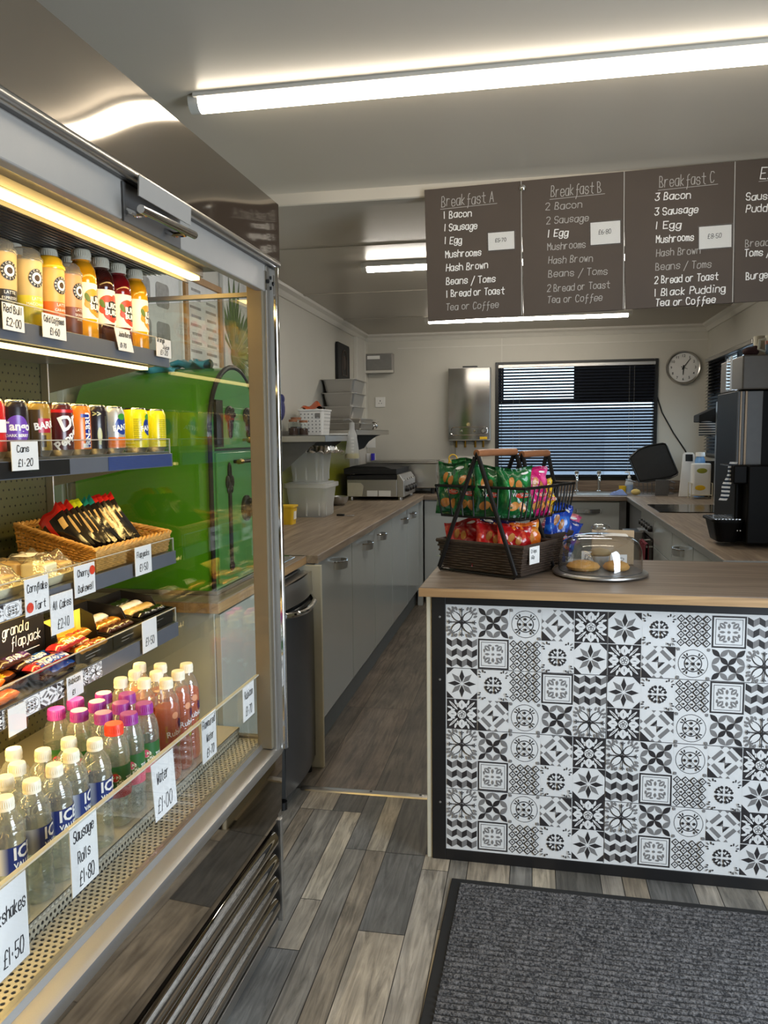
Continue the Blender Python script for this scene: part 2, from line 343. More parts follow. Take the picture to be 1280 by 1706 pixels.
# ================================================================ THE SETTING
XL,XR,YB,YF,ZK,ZS = -1.52,1.46,7.2,-1.0,2.335,2.42
def floor_material():
    m,t,N,L=nt('floor_planks'); p=N['Principled BSDF']
    at=N.new('ShaderNodeAttribute'); at.attribute_name='plank'
    tc=N.new('ShaderNodeTexCoord'); mp=N.new('ShaderNodeMapping'); mp.inputs['Scale'].default_value=(28,2.2,1); L.new(tc.outputs['Object'],mp.inputs[0])
    va=N.new('ShaderNodeVectorMath'); va.operation='ADD'; L.new(mp.outputs[0],va.inputs[0])
    sc_=N.new('ShaderNodeVectorMath'); sc_.operation='SCALE'; sc_.inputs['Scale'].default_value=37; L.new(at.outputs['Color'],sc_.inputs[0]); L.new(sc_.outputs[0],va.inputs[1])
    n1=N.new('ShaderNodeTexNoise'); n1.inputs['Scale'].default_value=1.3; n1.inputs['Detail'].default_value=9; n1.inputs['Roughness'].default_value=.65; n1.inputs['Distortion'].default_value=1.5; L.new(va.outputs[0],n1.inputs['Vector'])
    n2=N.new('ShaderNodeTexNoise'); n2.inputs['Scale'].default_value=5; n2.inputs['Detail'].default_value=5; L.new(tc.outputs['Object'],n2.inputs['Vector'])
    r1=N.new('ShaderNodeMapRange'); r1.inputs[1].default_value=.3; r1.inputs[2].default_value=.7; r1.inputs[3].default_value=.35; r1.inputs[4].default_value=1.35; L.new(n1.outputs['Fac'],r1.inputs[0])
    r2=N.new('ShaderNodeMapRange'); r2.inputs[1].default_value=.3; r2.inputs[2].default_value=.7; r2.inputs[3].default_value=.72; r2.inputs[4].default_value=1.22; L.new(n2.outputs['Fac'],r2.inputs[0])
    mu=N.new('ShaderNodeMath'); mu.operation='MULTIPLY'; L.new(r1.outputs[0],mu.inputs[0]); L.new(r2.outputs[0],mu.inputs[1])
    s2=N.new('ShaderNodeVectorMath'); s2.operation='SCALE'; L.new(at.outputs['Color'],s2.inputs[0]); L.new(mu.outputs[0],s2.inputs['Scale'])
    L.new(s2.outputs[0],p.inputs['Base Color']); p.inputs['Roughness'].default_value=.42
    b=N.new('ShaderNodeBump'); b.inputs['Strength'].default_value=.25; b.inputs['Distance'].default_value=.002; L.new(n1.outputs['Fac'],b.inputs['Height']); L.new(b.outputs[0],p.inputs['Normal'])
    return m
def build_floor():
    rng=random.Random(11); fb=MB(); cols=[]
    def plank(x0,x1,y0,y1,c):
        g=.0012; fb.poly([(x0+g,y0+g,0),(x1-g,y0+g,0),(x1-g,y1-g,0),(x0+g,y1-g,0)]); cols.append(c)
    TAN=(178,167,148); TAN2=(164,153,136); GR=(132,127,118); DK=(98,95,89); DK2=(98,97,94); BR=(136,125,109); LG=(152,145,134); BG=(122,120,115)
    T=2.985
    plank(-1.52,-.865,1.2,T,GR)
    for x0,x1,c in((-.865,-.736,TAN2),(-.736,-.6225,DK)): plank(x0,x1,2.818,T,c)
    plank(-.865,-.808,1.2,2.818,BR); plank(-.808,-.691,1.997,2.818,GR); plank(-.74,-.6225,1.0,1.997,BG); plank(-.808,-.74,1.0,1.997,GR)
    plank(-.691,-.6225,2.24,2.818,TAN); plank(-.691,-.6225,1.997,2.24,TAN2)
    plank(-.6225,-.55,2.554,T,BG); plank(-.6225,-.55,1.0,2.554,GR)
    plank(-.55,-.481,2.554,T,TAN); plank(-.55,-.481,1.0,2.554,BR)
    plank(-.481,-.345,2.55,T,DK); plank(-.481,-.345,2.113,2.55,DK2); plank(-.481,-.345,1.0,2.113,TAN2)
    plank(-.345,-.257,2.466,2.56,TAN2); plank(-.345,-.257,1.66,2.466,LG); plank(-.345,-.257,1.0,1.66,GR)
    plank(-.257,-.196,2.156,2.6,GR); plank(-.257,-.196,1.3,2.156,TAN)
    xs=[-.196,-.058,.013,.087,.228,.296,.371,.512,.584,.703,.78,.92,.99,1.06,1.2,1.28,1.46]
    for x0,x1,c in zip(xs,xs[1:],[TAN2,BG,TAN,DK,LG,BR,DK2,LG,GR,TAN2,DK,GR,LG,BR,DK,GR]): plank(x0,x1,1.9,2.62,c)
    # the rest of the shop floor, mostly under the mat, the counter and the fridge
    pal=[TAN,TAN2,GR,DK,DK2,BR,LG,BG]
    ws=[.07,.14,.075]
    def fill(xa,xb,ya,yb):
        x=xa;i=0
        while x<xb-.01:
            x1=min(xb,x+ws[i%3]); y=yb; i+=1
            while y>ya+.01:
                y0=max(ya,y-rng.uniform(.5,1.2)); plank(x,x1,y0,y,rng.choice(pal)); y=y0
            x=x1
    fill(-.196,1.46,-1,1.9); fill(-1.52,-.196,-1,1.0); fill(-1.52,-.865,-.99,1.2); fill(-.345,1.46,2.62,2.985); fill(-.257,-.196,1.0,1.3)
    # kitchen floor: broad, even, darker boards
    KP=[(122,110,98),(112,102,90),(128,116,103),(106,98,88)]
    x=-1.52;i=0
    for x0,x1 in ((-1.52,-.86),(-.86,-.61),(-.61,-.36),(-.36,-.1),(-.1,.15),(.15,.4),(.4,.65),(.65,1.46)):
        y=T; ends=[3.97,5.5,7.2] if i!=2 else [4.5,6.0,7.2]
        for e in ends:
            plank(x0,x1,y,e,KP[(i+int(e*3))%4]); y=e
        i+=1
    n=len(cols); k0=len(fb.v)
    fb.box(XL-.1,XR+.1,YF-.1,YB+.1,-.06,-.0015,1)
    o=fb.build('floor',[floor_material(),M['black']],ang=0,fix=False)
    at=o.data.attributes.new('plank','FLOAT_COLOR','FACE')
    for i in range(len(o.data.polygons)):
        c=s2l(cols[i]) if i<n else (0,0,0); at.data[i].color=tuple(c)+(1,)
    struct(o)
build_floor()
# ceiling: the shop part dips down to a shallow beam where the kitchen ceiling starts
cb=MB(); pr=[(YF,ZS),(2.36,ZS),(2.5,2.417),(2.66,2.408),(2.82,2.388),(2.95,2.362),(3.008,2.350),(3.014,2.345),(3.016,2.304),(3.02,2.300),(3.075,2.300),(3.075,ZK),(YB,ZK)]
n=len(pr)
cb.add([(XL,y,z) for y,z in pr]+[(XR,y,z) for y,z in pr],[(i,i+1,n+i+1,n+i) for i in range(n-1)])
struct(cb.build('ceiling',M['ceiling'],ang=40))
for i,y in enumerate((3.86,5.08,6.2)):
    struct(MB().box(XL,XR,y-.022,y+.022,ZK-.004,ZK-.0005).build('trim_%d'%(10+i),M['ceiling']))
def wall(name,axis,p0,p1,a0,a1,z1,holes,m):
    """wall slab with rectangular holes (a0,a1,z0,z1); axis is the one it runs along"""
    b=MB()
    def bx(u0,u1,z0,z1_):
        if u1-u0<1e-4 or z1_-z0<1e-4: return
        if axis=='x': b.box(u0,u1,p0,p1,z0,z1_)
        else: b.box(p0,p1,u0,u1,z0,z1_)
    u=a0
    for (h0,h1,z0,zz) in sorted(holes):
        bx(u,h0,0,z1); bx(h0,h1,0,z0); bx(h0,h1,zz,z1); u=h1
    bx(u,a1,0,z1)
    return struct(b.build(name,m,ang=0))
wall('wall_left','y',XL-.1,XL,YF-.1,YB+.1,2.5,[],M['wall'])
wall('wall_back','x',YB,YB+.1,XL-.1,XR+.1,2.5,[(-.29,1.03,1.05,2.03)],M['wall'])
wall('wall_right','y',XR,XR+.1,YF-.1,YB+.1,2.5,[(.62,1.68,0,2.06),(5.62,7.06,1.25,2.02)],M['wall'])
wall('wall_front','x',YF-.1,YF,XL-.1,XR+.1,2.5,[],M['wall'])
# cornices, corner boxing, panel joint
cv=[(0,0),(-.012,0),(-.022,.014),(-.03,.03),(-.055,.045),(-.06,.06),(0,.06)]
struct(MB().prism([(YB+y,2.275+z) for y,z in cv],'x',XL,XR).build('trim_1',M['trimwhite'],ang=0))
struct(MB().prism([(XL-x,2.275+z) for x,z in cv],'y',3.08,YB).build('trim_2',M['trimwhite'],ang=0))
struct(MB().prism([(XR+x,2.275+z) for x,z in cv],'y',3.08,YB).build('trim_3',M['trimwhite'],ang=0))
struct(MB().box(XL,XL+.035,6.78,YB,.92,2.275).box(XL,XL+.04,7.1,YB,.92,2.275).build('trim_4',M['trimwhite'],bevel=.004))
struct(MB().box(-1.2,XR,YB-.004,YB-.0005,2.205,2.212).box(-.27,-.264,YB-.004,YB-.0005,.92,2.27).build('trim_5',M['trimwhite'],ang=0))
th=MB(); th.prism([(2.965,0),(2.969,.005),(2.985,.008),(3.001,.005),(3.005,0)],'x',-.905,-.335)
for x in (-.62,-.42): th.lathe([(.006,.0085),(.003,.0092)],10,(x,2.985,0),1)
struct(th.build('trim_6',[M['steel'],M['black']]))
# windows
def window(name,axis,wallp,u0,u1,z0,z1,sgn,mull=(),panels=()):
    """black frame standing proud of the wall; sgn points into the room"""
    b=MB(); g=MB()
    def bx(mb,a0,a1,d0,d1,y0,y1,m=0):
        d0,d1=sorted((wallp+sgn*d0,wallp+sgn*d1))
        if axis=='x': mb.box(a0,a1,d0,d1,y0,y1,m)
        else: mb.box(d0,d1,a0,a1,y0,y1,m)
    f=.032
    for a in ((u0,u0+f,z0,z1),(u1-f,u1,z0,z1),(u0+f,u1-f,z0,z0+f),(u0+f,u1-f,z1-f,z1)): bx(b,a[0],a[1],-.06,.018,a[2],a[3])
    for a in mull: bx(b,a[0],a[1],-.06,-.03,a[2],a[3])
    for a in panels: bx(b,a[0],a[1],-.05,-.04,a[2],a[3])
    bx(g,u0+f,u1-f,-.048,-.044,z0+f,z1-f)
    o=struct(b.build(name,M['winframe'],bevel=.003)); p=g.build('pane',M['glass'],o,ang=0); return o
window('window_1','x',YB,-.322,1.06,1.018,2.06,-1,mull=[(.36,.40,1.72,2.03),(-.29,1.03,1.70,1.735),(-.29,-.25,1.735,2.03)],panels=[(.40,1.032,1.735,2.03)])
window('window_2','y',XR,5.60,7.08,1.22,2.045,-1,mull=[(6.72,7.05,1.74,2.02),(6.3,6.34,1.25,2.02)],panels=[(6.78,7.05,1.78,2.02)])
dr=MB(); dr.box(XR-.015,XR+.11,.56,.62,0,2.12).box(XR-.015,XR+.11,1.68,1.74,0,2.12).box(XR-.015,XR+.11,.62,1.68,2.06,2.12)
struct(dr.build('door_1',M['trimwhite'],bevel=.003))
# venetian blinds
def blind(label,axis,wallp,sgn,u0,u1,z0,z1,tilt,pitch=.0268,wid=.026):
    t=thing('venetian_blind',label,'window blind',(0,0,0))
    s=MB(); c=MB(); h=MB()
    def P(u,d,z): return (u,wallp+sgn*d,z) if axis=='x' else (wallp+sgn*d,u,z)
    D0=.034
    def bx(mb,a0,a1,d0,d1,y0,y1):
        q=[P(a0,d0,y0),P(a1,d1,y1)]; mb.box(min(q[0][0],q[1][0]),max(q[0][0],q[1][0]),min(q[0][1],q[1][1]),max(q[0][1],q[1][1]),y0,y1)
    bx(h,u0,u1,.02,.05,z1-.03,z1); h.build('headrail',M['steel'],t,bevel=.003)
    z=z1-.045; rng=random.Random(5)
    while z>z0+.03:
        tt=R(tilt+rng.uniform(-2,2)); dx=math.cos(tt)*wid/2; dz=math.sin(tt)*wid/2
        # room edge low, window edge high, slightly crowned
        A=(D0+dx,z-dz); Bm=(D0-dz*.12,z+dx*.12); C=(D0-dx,z+dz)
        for p,q in ((A,Bm),(Bm,C)):
            s.poly([P(u0+.003,*p),P(u1-.003,*p),P(u1-.003,*q),P(u0+.003,*q)])
        z-=pitch
    s.build('slats',M['slat'],t,ang=60,fix=False)
    r=MB(); bx(r,u0,u1,.022,.046,z0,z0+.018); r.build('bottom_rail',M['slat'],t,bevel=.003)
    for k in ((.1,.14,.84,.87) if u1-u0<1.4 else (.1,.5,.9)):
        u=u0+(u1-u0)*k; c.tube([P(u,.05,z1-.03),P(u,.05,z0+.01)],.0012,5)
    c.build('cords',M['grey'],t)
    return t
blind('dark slatted venetian blind filling the window behind the sink','x',YB,-1,-.296,1.034,1.05,2.035,42)
blind('dark slatted venetian blind on the side wall beside the clock','y',XR,-1,5.62,7.06,1.24,2.03,40)
# outside, seen through the blinds
struct(MB().box(-6,8,YB+.2,YB+14,-.6,-.5).box(XR+.2,8,-6,YB+.2,-.6,-.5).build('ground_outside',M['outground'],ang=0))
hb=MB(); hb.box(-6,8,YB+8,YB+8.3,-.5,1.9); hb.box(1.2,3.2,YB+4.6,YB+6.6,-.5,1.5)
struct(hb.build('yard_wall_outside',M['outwall'],ang=0))
# ceiling lights
def batten(label,y,x0,x1,zc,wd,hh,lm):
    t=thing('batten_light',label,'ceiling light',((x0+x1)/2,y,zc),0)
    L_=x1-x0
    d=MB(); n=10
    zb=-.045+hh; prof=[(wd/2*math.cos(PI+PI*i/n),zb+hh*math.sin(PI+PI*i/n)) for i in range(n+1)]
    d.prism(prof,'x',-L_/2+.03,L_/2-.03); d.build('diffuser',lm,t,ang=50)
    b=MB(); b.box(-L_/2+.02,L_/2-.02,-wd*.68,wd*.68,zb,0)
    for s in (-1,1): b.prism([(p[0]*1.02,p[1]*1.0) for p in prof]+[(wd*.45,0),(-wd*.45,0)],'x',s*(L_/2-.03),s*(L_/2))
    b.build('housing',M['trimwhite'],t); return t
batten('long bright batten light across the shop ceiling in front of the menu board',2.312,-1.0,.9,ZS,.056,.034,M['lamp'])
batten('short-looking kitchen batten light half hidden behind the menu board edge',4.25,-.90,.62,ZK,.06,.022,M['lampk'])
batten('kitchen batten light showing just below the menu board',6.28,-.83,.73,ZK,.06,.022,M['lampk'])
# ================================================================ TILE PATTERNS (unit square, materials 0 white 1 dark 2 grey)
def ell(cx,cy,rx,ry,a=0,n=12):
    c,s=math.cos(R(a)),math.sin(R(a)); return [(cx+rx*math.cos(2*PI*i/n)*c-ry*math.sin(2*PI*i/n)*s, cy+rx*math.cos(2*PI*i/n)*s+ry*math.sin(2*PI*i/n)*c) for i in range(n)]
def lens(cx,cy,l,wd,a=0,n=5):
    P=[(l*(i/n-.5)*2/2, wd/2*math.sin(PI*i/n)) for i in range(n+1)]+[(l*(.5-i/n), -wd/2*math.sin(PI*i/n)) for i in range(1,n)]
    c,s=math.cos(R(a)),math.sin(R(a)); return [(cx+x*c-y*s,cy+x*s+y*c) for x,y in P]
def bar(x0,y0,x1,y1,t):
    d=Vector((x1-x0,y1-y0)).normalized()*t/2; return [(x0-d.y,y0+d.x),(x0+d.y,y0-d.x),(x1+d.y,y1-d.x),(x1-d.y,y1+d.x)]
def rot(p,a): c,s=math.cos(R(a)),math.sin(R(a)); return [(x*c-y*s,x*s+y*c) for x,y in p]
def drop(cx,cy,l,wd,a):  # pointed petal, tip outward
    P=[(-.5*l,0),(-.2*l,wd*.42),(.1*l,wd*.5),(.32*l,wd*.3),(.5*l,0),(.32*l,-wd*.3),(.1*l,-wd*.5),(-.2*l,-wd*.42)]
    c,s=math.cos(R(a)),math.sin(R(a)); return [(cx+x*c-y*s,cy+x*s+y*c) for x,y in P]
def pol(r,a): return r*math.cos(R(a)),r*math.sin(R(a))
def tile(k):
    L=[]; S=[(-.5,-.5),(.5,-.5),(.5,.5),(-.5,.5)]
    W,B,G=0,1,2
    if k in 'ABCFGHIJD': L.append((W,S))
    if k=='A':
        for a in (45,135,225,315):
            for d,r in ((0,.60),(-13,.555),(13,.555),(-22,.49),(22,.49),(-8,.47),(8,.47)): L.append((G,ell(*pol(r*.97,a+d),.068,.038,a+d)))
            L.append((B,ell(*pol(.25,a),.21,.125,a))); L.append((W,ell(*pol(.262,a),.185,.093,a)))
            L.append((G,lens(*pol(.47,a),.22,.05,a)))
        for a in (0,90,180,270):
            L.append((B,bar(0,0,*pol(.42,a),.03))); L.append((B,ell(*pol(.43,a),.05,.018,a))); L.append((B,ell(*pol(.415,a+6),.035,.018,a+50))); L.append((B,ell(*pol(.415,a-6),.035,.018,a-50)))
            L.append((B,ell(*pol(.36,a),.012,.045,a)))
        L.append((B,ell(0,0,.045,.045)))
    if k=='B':
        for i in range(4):
            for j in range(4):
                x,y=-.375+.25*i,-.375+.25*j; a=45 if (i+j)%2==0 else -45
                L.append((B if (i//2+j//2+ (i+j))%2==0 or (i==j or i+j==3) else G,lens(x*.96,y*.96,.345,.165,a)))
    if k=='C':
        for r,t,m in ((.445,.020,B),(.27,.032,B)):
            L.append((m,ell(0,0,r,r,0,28))); L.append((W,ell(0,0,r-t,r-t,0,28)))
        for a in (45,135,225,315):
            L.append((B,bar(0,0,*pol(.33,a),.03))); L.append((W,bar(0,0,*pol(.2,a),.055))); L.append((B,bar(0,0,*pol(.33,a),.016)))
            for d in (-13,0,13): L.append((B,ell(*pol(.335+.02*(d==0),a+d),.05,.02,a+d*2.5)))
            L.append((G,drop(*pol(.63,a),.13,.1,a))); L.append((G,ell(*pol(.61,a),.02,.055,a)))
        for a in (0,90,180,270): L.append((B,drop(*pol(.17,a),.1,.09,a))); L.append((B,ell(*pol(.165,a),.015,.055,a)))
        L.append((B,ell(0,0,.05,.05)))
    if k=='D':
        for a,m in ((0,G),(90,G),(180,G),(270,G)):
            L.append((m,rot(bar(.08,.36,.36,.08,.12),a)))
            L.append((G,rot([(.05,.5),(.2,.5),(.125,.42)],a))); L.append((G,rot([(.5,.03),(.5,.16),(.42,.1)],a)))
        for a in (45,225): L.append((B,rot([(.5,.5)],0) and rot([(.5,.18),(.5,.5),(.18,.5)],a-45)))
        for a in (0,180): L.append((B,rot([(0,0),(0,.2),(-.2,0)],a)))
        for a in (0,180): L.append((G,rot([(0,0),(.0,.1),(.1,0)],a+90)))
    if k=='E':
        L.append((B,S))
        for a in (45,135,225,315):
            L.append((W,ell(*pol(.40,a),.2,.035,a)))
            for d in (-17,17): L.append((W,ell(*pol(.45,a+d),.09,.035,a+d*.2+ (28 if d>0 else -28)))); L.append((W,ell(*pol(.33,a+d*1.15),.075,.032,a+(38 if d>0 else -38))))
            L.append((B,lens(*pol(.42,a),.22,.02,a)))
        for a in (0,90,180,270):
            L.append((W,drop(*pol(.315,a),.34,.25,a))); L.append((B,lens(*pol(.31,a),.14,.025,a)))
        L.append((B,ell(0,0,.17,.17,0,18))); L.append((W,ell(0,0,.145,.145,0,18)))
        for a in range(0,360,72): L.append((B,ell(*pol(.07,a+18),.05,.045,a+18)))
        for a in range(0,360,72): L.append((W,ell(*pol(.068,a+18),.034,.03,a+18)))
        L.append((G,ell(0,0,.03,.03)))
    if k=='F':
        w_,h=1/3,.118
        for r in range(3):
            y=.5-.08-r*.333
            for i in range(3):
                x=-.5+i*w_+(0 if r%2==0 else 0); xm=x+w_/2; x1=x+w_
                a,b=(B,G) if r%2==0 else (G,B)
                L.append((a,[(x,y+.07),(xm,y-.03),(xm,y-.235),(x,y-.135)])); L.append((b,[(xm,y-.03),(x1,y+.07),(x1,y-.135),(xm,y-.235)]))
    if k=='G':
        for s,m in ((.497,B),(.445,W),(.395,B),(.378,W)): L.append((m,[(x*2*s,y*2*s) for x,y in S]))
        for a in (45,135,225,315):
            L.append((G,drop(*pol(.27,a),.24,.17,a))); L.append((W,lens(*pol(.28,a),.16,.035,a)))
            for d in (-24,24): L.append((G,ell(*pol(.31,a+d),.06,.03,a-d*1.5)))
        for a in (0,90,180,270): L.append((G,lens(*pol(.19,a),.16,.075,a)))
        L.append((G,ell(0,0,.04,.04)))
    if k=='H':
        for i in range(4):
            for j in range(4):
                x,y=-.375+.25*i,-.375+.25*j
                for s,m in ((.130,B),(.084,W),(.048,G)): L.append((m,[(x+s,y),(x,y+s),(x-s,y),(x,y-s)]))
        for i in range(5):
            for j in range(5):
                x,y=-.5+.25*i,-.5+.25*j
                if abs(x)<.45 and abs(y)<.45:
                    for a in (45,135): L.append((B,bar(x+pol(.03,a)[0],y+pol(.03,a)[1],x-pol(.03,a)[0],y-pol(.03,a)[1],.05)))
    if k=='I':
        for q in (45,135,225,315):
            for d in (-28,-9,9,28): L.append((B,ell(*pol(.235,q+d),.055,.048,q+d)))
            L.append((B,drop(*pol(.15,q),.2,.14,q+180)))
            for d in (-14,14): L.append((W,drop(*pol(.185,q+d),.13,.05,q+d)))
            L.append((B,lens(*pol(.09,q),.12,.03,q)))
            for d in (-9,0,9): L.append((B if d else G,ell(*pol(.57+.04*(d==0),q+d),.055,.02,q+d*4)))
            for d in (-13,13): L.append((B,ell(*pol(.50,q+d),.03,.026,q)))
    if k=='J':
        for a in (45,135,225,315): L.append((B,rot([(.5,.27),(.5,.5),(.27,.5)],a-45)))
        for i in range(8):
            a=i*45; L.append((B if i%2==0 else G,[pol(.045,a),pol(.25,a-19),pol(.465,a),pol(.25,a+19)]))
    return L
TILES={k:tile(k) for k in 'ABCDEFGHIJ'}
def lay_tile(mb,k,o,u,v,su,sv,n,gap=.985,clip=None,dz=.00009):
    """tile k centred at o, spanned by u and v, printed layers stepping off along n"""
    o=Vector(o)
    for i,(m,P) in enumerate(TILES[k]):
        Q=[(max(-.5,min(.5,x)),max(-.5,min(.5,y))) for x,y in P]
        mb.poly([o+u*(x*su*gap)+v*(y*sv*gap)+n*(dz*(i+1)) for x,y in Q],m)
TM=[M['tilewhite'],M['tileblack'],M['tilegrey']]
# ================================================================ COUNTER
isl=thing('counter_island','shop counter clad in black and white patterned tiles under a wood worktop','counter',(-.336,2.545,0),R(-1.23))
IW=1.62
MB().box(-.008,IW+.03,-.097,.572,.914,.944).build('worktop',M['worktop'],isl,bevel=.003)
MB().box(-.009,IW+.031,-.0985,-.096,.9145,.9415).build('worktop_edging',M['worktopedge'],isl,ang=0)
MB().box(0,.018,.0,.55,.0,.913).build('end_panel',M['cream'],isl,bevel=.002)
MB().box(.019,IW,.004,.022,.0,.913).build('front_panel',M['blackwood'],isl,ang=0)
MB().box(.02,IW,.53,.55,.0,.913).box(IW,IW+.018,0,.55,0,.913).build('back_panel',M['kgrey'],isl,ang=0)
fr=MB()
for b in ((.019,.064,0,.905),(.064,IW,.872,.905),(.064,IW,0,.038),(IW-.045,IW,.038,.872)): fr.box(b[0],b[1],-.005,.004,b[2],b[3])
fo=fr.build('panel_frame',M['blackwood'],isl,bevel=.0015)
sc_=MB()
for z in (.2,.62,.83): sc_.lathe([(.004,0),(.003,.0015)],8,(0,0,0)); sc_.xf(Matrix.Translation((.045,-.005,z))@Matrix.Rotation(PI/2,4,'X'),len(sc_.v)-16)
sc_.build('screw_pattern',M['grey'],fo)
tl=MB(); pt=.1018; pz=.1029; X0=.0665; Z1=.8665
rowsL=['ABCDE','FGHIJ','JIHGF','EDCBA','ABCDE','FGHIJ','ABCDE','FGHIJ']
rowsR=['JIHGF','EDCBA','JIHGF','EDCBA','ABCDE','FGHIJ','ABCDE','FGHIJ']
tl.box(X0-.002,IW-.045,-.0015,.004,.038,.872,0)
for r in range(8):
    for i,ch in enumerate(rowsL[r]+rowsR[r]+rowsL[r]):
        lay_tile(tl,ch,(X0+pt*(i+.5)+(.0012*(i//5)),-.0018,Z1-pz*(r+.5)),Vector((1,0,0)),Vector((0,0,1)),pt,pz,Vector((0,-1,0)),gap=.978)
for r in (2,4,6): tl.box(X0,IW-.045,-.0022,-.0016,Z1-pz*r-.0009,Z1-pz*r+.0009,1)
tl.box(X0+pt*5-.0004,X0+pt*5+.0012,-.0022,-.0016,.04,Z1,1)
tl.build('tile_panel',TM,isl,ang=0,fix=False)
# ================================================================ DOOR MAT
dm=thing('door_mat','dark grey ribbed entrance mat with black rubber border in front of the tiled counter','doormat',(-.241,2.422,0),R(-1.3))
MB().box(0,1.5,-1.55,0,0,.006).build('rubber_border',M['rubber'],dm,bevel=.003)
cp=MB(); y=-.03; prof=[]
while y>-1.52:
    prof += [(y,.0035),(y-.0012,.0105),(y-.005,.0128),(y-.0105,.0128),(y-.0148,.0105),(y-.016,.0035)]; y-=.0225
ny=len(prof); cp.grid(lambda u,v:(.032+1.436*u,prof[round(v*(ny-1))][0],prof[round(v*(ny-1))][1]+.0008*math.sin(u*90+v*40)),60,ny-1)
mm,t,N,L=nt('mat_pile'); p=N['Principled BSDF']; p.inputs['Roughness'].default_value=.95
tc=N.new('ShaderNodeTexCoord'); a=N.new('ShaderNodeTexNoise'); a.inputs['Scale'].default_value=220; a.inputs['Detail'].default_value=4; L.new(tc.outputs['Object'],a.inputs['Vector'])
b=N.new('ShaderNodeTexNoise'); b.inputs['Scale'].default_value=120; b.inputs['Detail'].default_value=4; L.new(tc.outputs['Object'],b.inputs['Vector'])
ad=N.new('ShaderNodeMath'); ad.operation='ADD'; L.new(a.outputs['Fac'],ad.inputs[0]); L.new(b.outputs['Fac'],ad.inputs[1])
cr=N.new('ShaderNodeValToRGB'); cr.color_ramp.elements[0].position=.42; cr.color_ramp.elements[0].color=s2l((38,38,40))+(1,); cr.color_ramp.elements[1].position=.64; cr.color_ramp.elements[1].color=s2l((116,114,114))+(1,)
hf=N.new('ShaderNodeMath'); hf.operation='MULTIPLY'; hf.inputs[1].default_value=.5; L.new(ad.outputs[0],hf.inputs[0]); L.new(hf.outputs[0],cr.inputs[0]); L.new(cr.outputs[0],p.inputs['Base Color'])
bu=N.new('ShaderNodeBump'); bu.inputs['Strength'].default_value=.8; bu.inputs['Distance'].default_value=.004; L.new(a.outputs['Fac'],bu.inputs['Height']); L.new(bu.outputs[0],p.inputs['Normal'])
cp.build('ribbed_pile',mm,dm,ang=60)
# ================================================================ MENU BOARD
MT=1.42
mn=thing('menu_board','wide black chalkboard breakfast menu hung over the tiled counter','menu board',(-.397,3.0,2.318),rot=(0,-R(MT),0))
dv=[.0,.352,.709,1.075,1.44]
for i in range(4):
    b=MB(); b.box(dv[i]+.001,dv[i+1]-.001,-.004,.006,-.474,.002); b.build('board_panel',M['board'],mn,bevel=.001)
for i in range(1,4): MB().prism([(dv[i]-.0015,0),(dv[i]+.0015,0),(dv[i]-.006+.0015,-.472),(dv[i]-.006-.0015,-.472)],'y',-.0062,-.0045).build('divider_line',M['chalkdim'],mn,ang=0)
sw=MB(); sw.lathe([(.0001,-.004),(.008,-.001),(.011,.002),(.011,.004)],16); sw.xf(Matrix.Translation((.357,-.012,-.024))@Matrix.Rotation(-PI/2,4,'X'))
sw.build('screw_cap',M['chrome'],mn)
MENU=[[("Breakfast A",0.063,-0.064,0.190,0,1),("1 Bacon",0.070,-0.107,0.102,.7,0),("1 Sausage",0.071,-0.151,0.120,-.4,0),("1 Egg",0.071,-0.198,0.063,-1,0),("Mushrooms",0.073,-0.247,0.130,-.4,0),("Hash Brown",0.074,-0.295,0.153,0,0),("Beans / Toms",0.073,-0.344,0.180,-.5,0),("1 Bread or Toast",0.072,-0.390,0.212,-.3,0),("Tea or Coffee",0.070,-0.437,0.193,-.7,1)],
[("Breakfast B",0.456,-0.063,0.175,.2,1),("2 Bacon",0.437,-0.107,0.127,-.6,1),("2 Sausage",0.439,-0.155,0.147,-1,1),("1 Egg",0.443,-0.201,0.072,-1,0),("Mushrooms",0.442,-0.248,0.133,.2,1),("Hash Brown",0.444,-0.295,0.155,-1.3,1),("Beans / Toms",0.443,-0.343,0.207,-1.1,1),("2 Bread or Toast",0.438,-0.395,0.219,-.1,1),("Tea or Coffee",0.438,-0.435,0.193,-.8,1)],
[("Breakfast C",0.827,-0.064,0.181,.1,1),("3 Bacon",0.812,-0.107,0.119,-.1,0),("3 Sausage",0.811,-0.157,0.144,-.4,0),("1 Egg",0.814,-0.204,0.085,-1.5,0),("Mushrooms",0.816,-0.251,0.125,-.2,0),("Hash Brown",0.816,-0.297,0.147,-.6,1),("Beans / Toms",0.814,-0.344,0.185,-1.2,1),("2 Bread or Toast",0.810,-0.391,0.212,-.1,0),("1 Black Pudding",0.810,-0.434,0.236,-.1,0),("Tea or Coffee",0.813,-0.469,0.200,-.4,0)],
[("Extras",1.156,-0.064,0.14,-2,0),("Sausage /",1.111,-0.132,0.15,-1.5,0),("Pudding",1.111,-0.171,0.115,-1.5,0),("Bread / Egg",1.110,-0.287,0.16,-.3,1),("Toms / Beans",1.108,-0.319,0.17,-1,0),("Burger",1.113,-0.398,0.085,1,0)]]
for P in MENU:
    c=MB(); y=-.0048
    for s,x,z,wd,an,dim in P:
        hd=s[:5] in('Break','Extra') and z>-.1 
        hand(c,s,(x,y,z),(1,0,0),(0,0,1),wd,.037 if hd else .0240,.0024 if dim else .0032,1 if dim else 0,an)
        if hd: c.prism([(x-.005,z-.0095),(x+wd+.012,z-.006),(x+wd+.012,z-.0042),(x-.005,z-.0077)],'y',y-.0003,y,1)
    c.build('chalk_lettering',[M['chalk'],M['chalkdim']],mn,ang=0,fix=False)
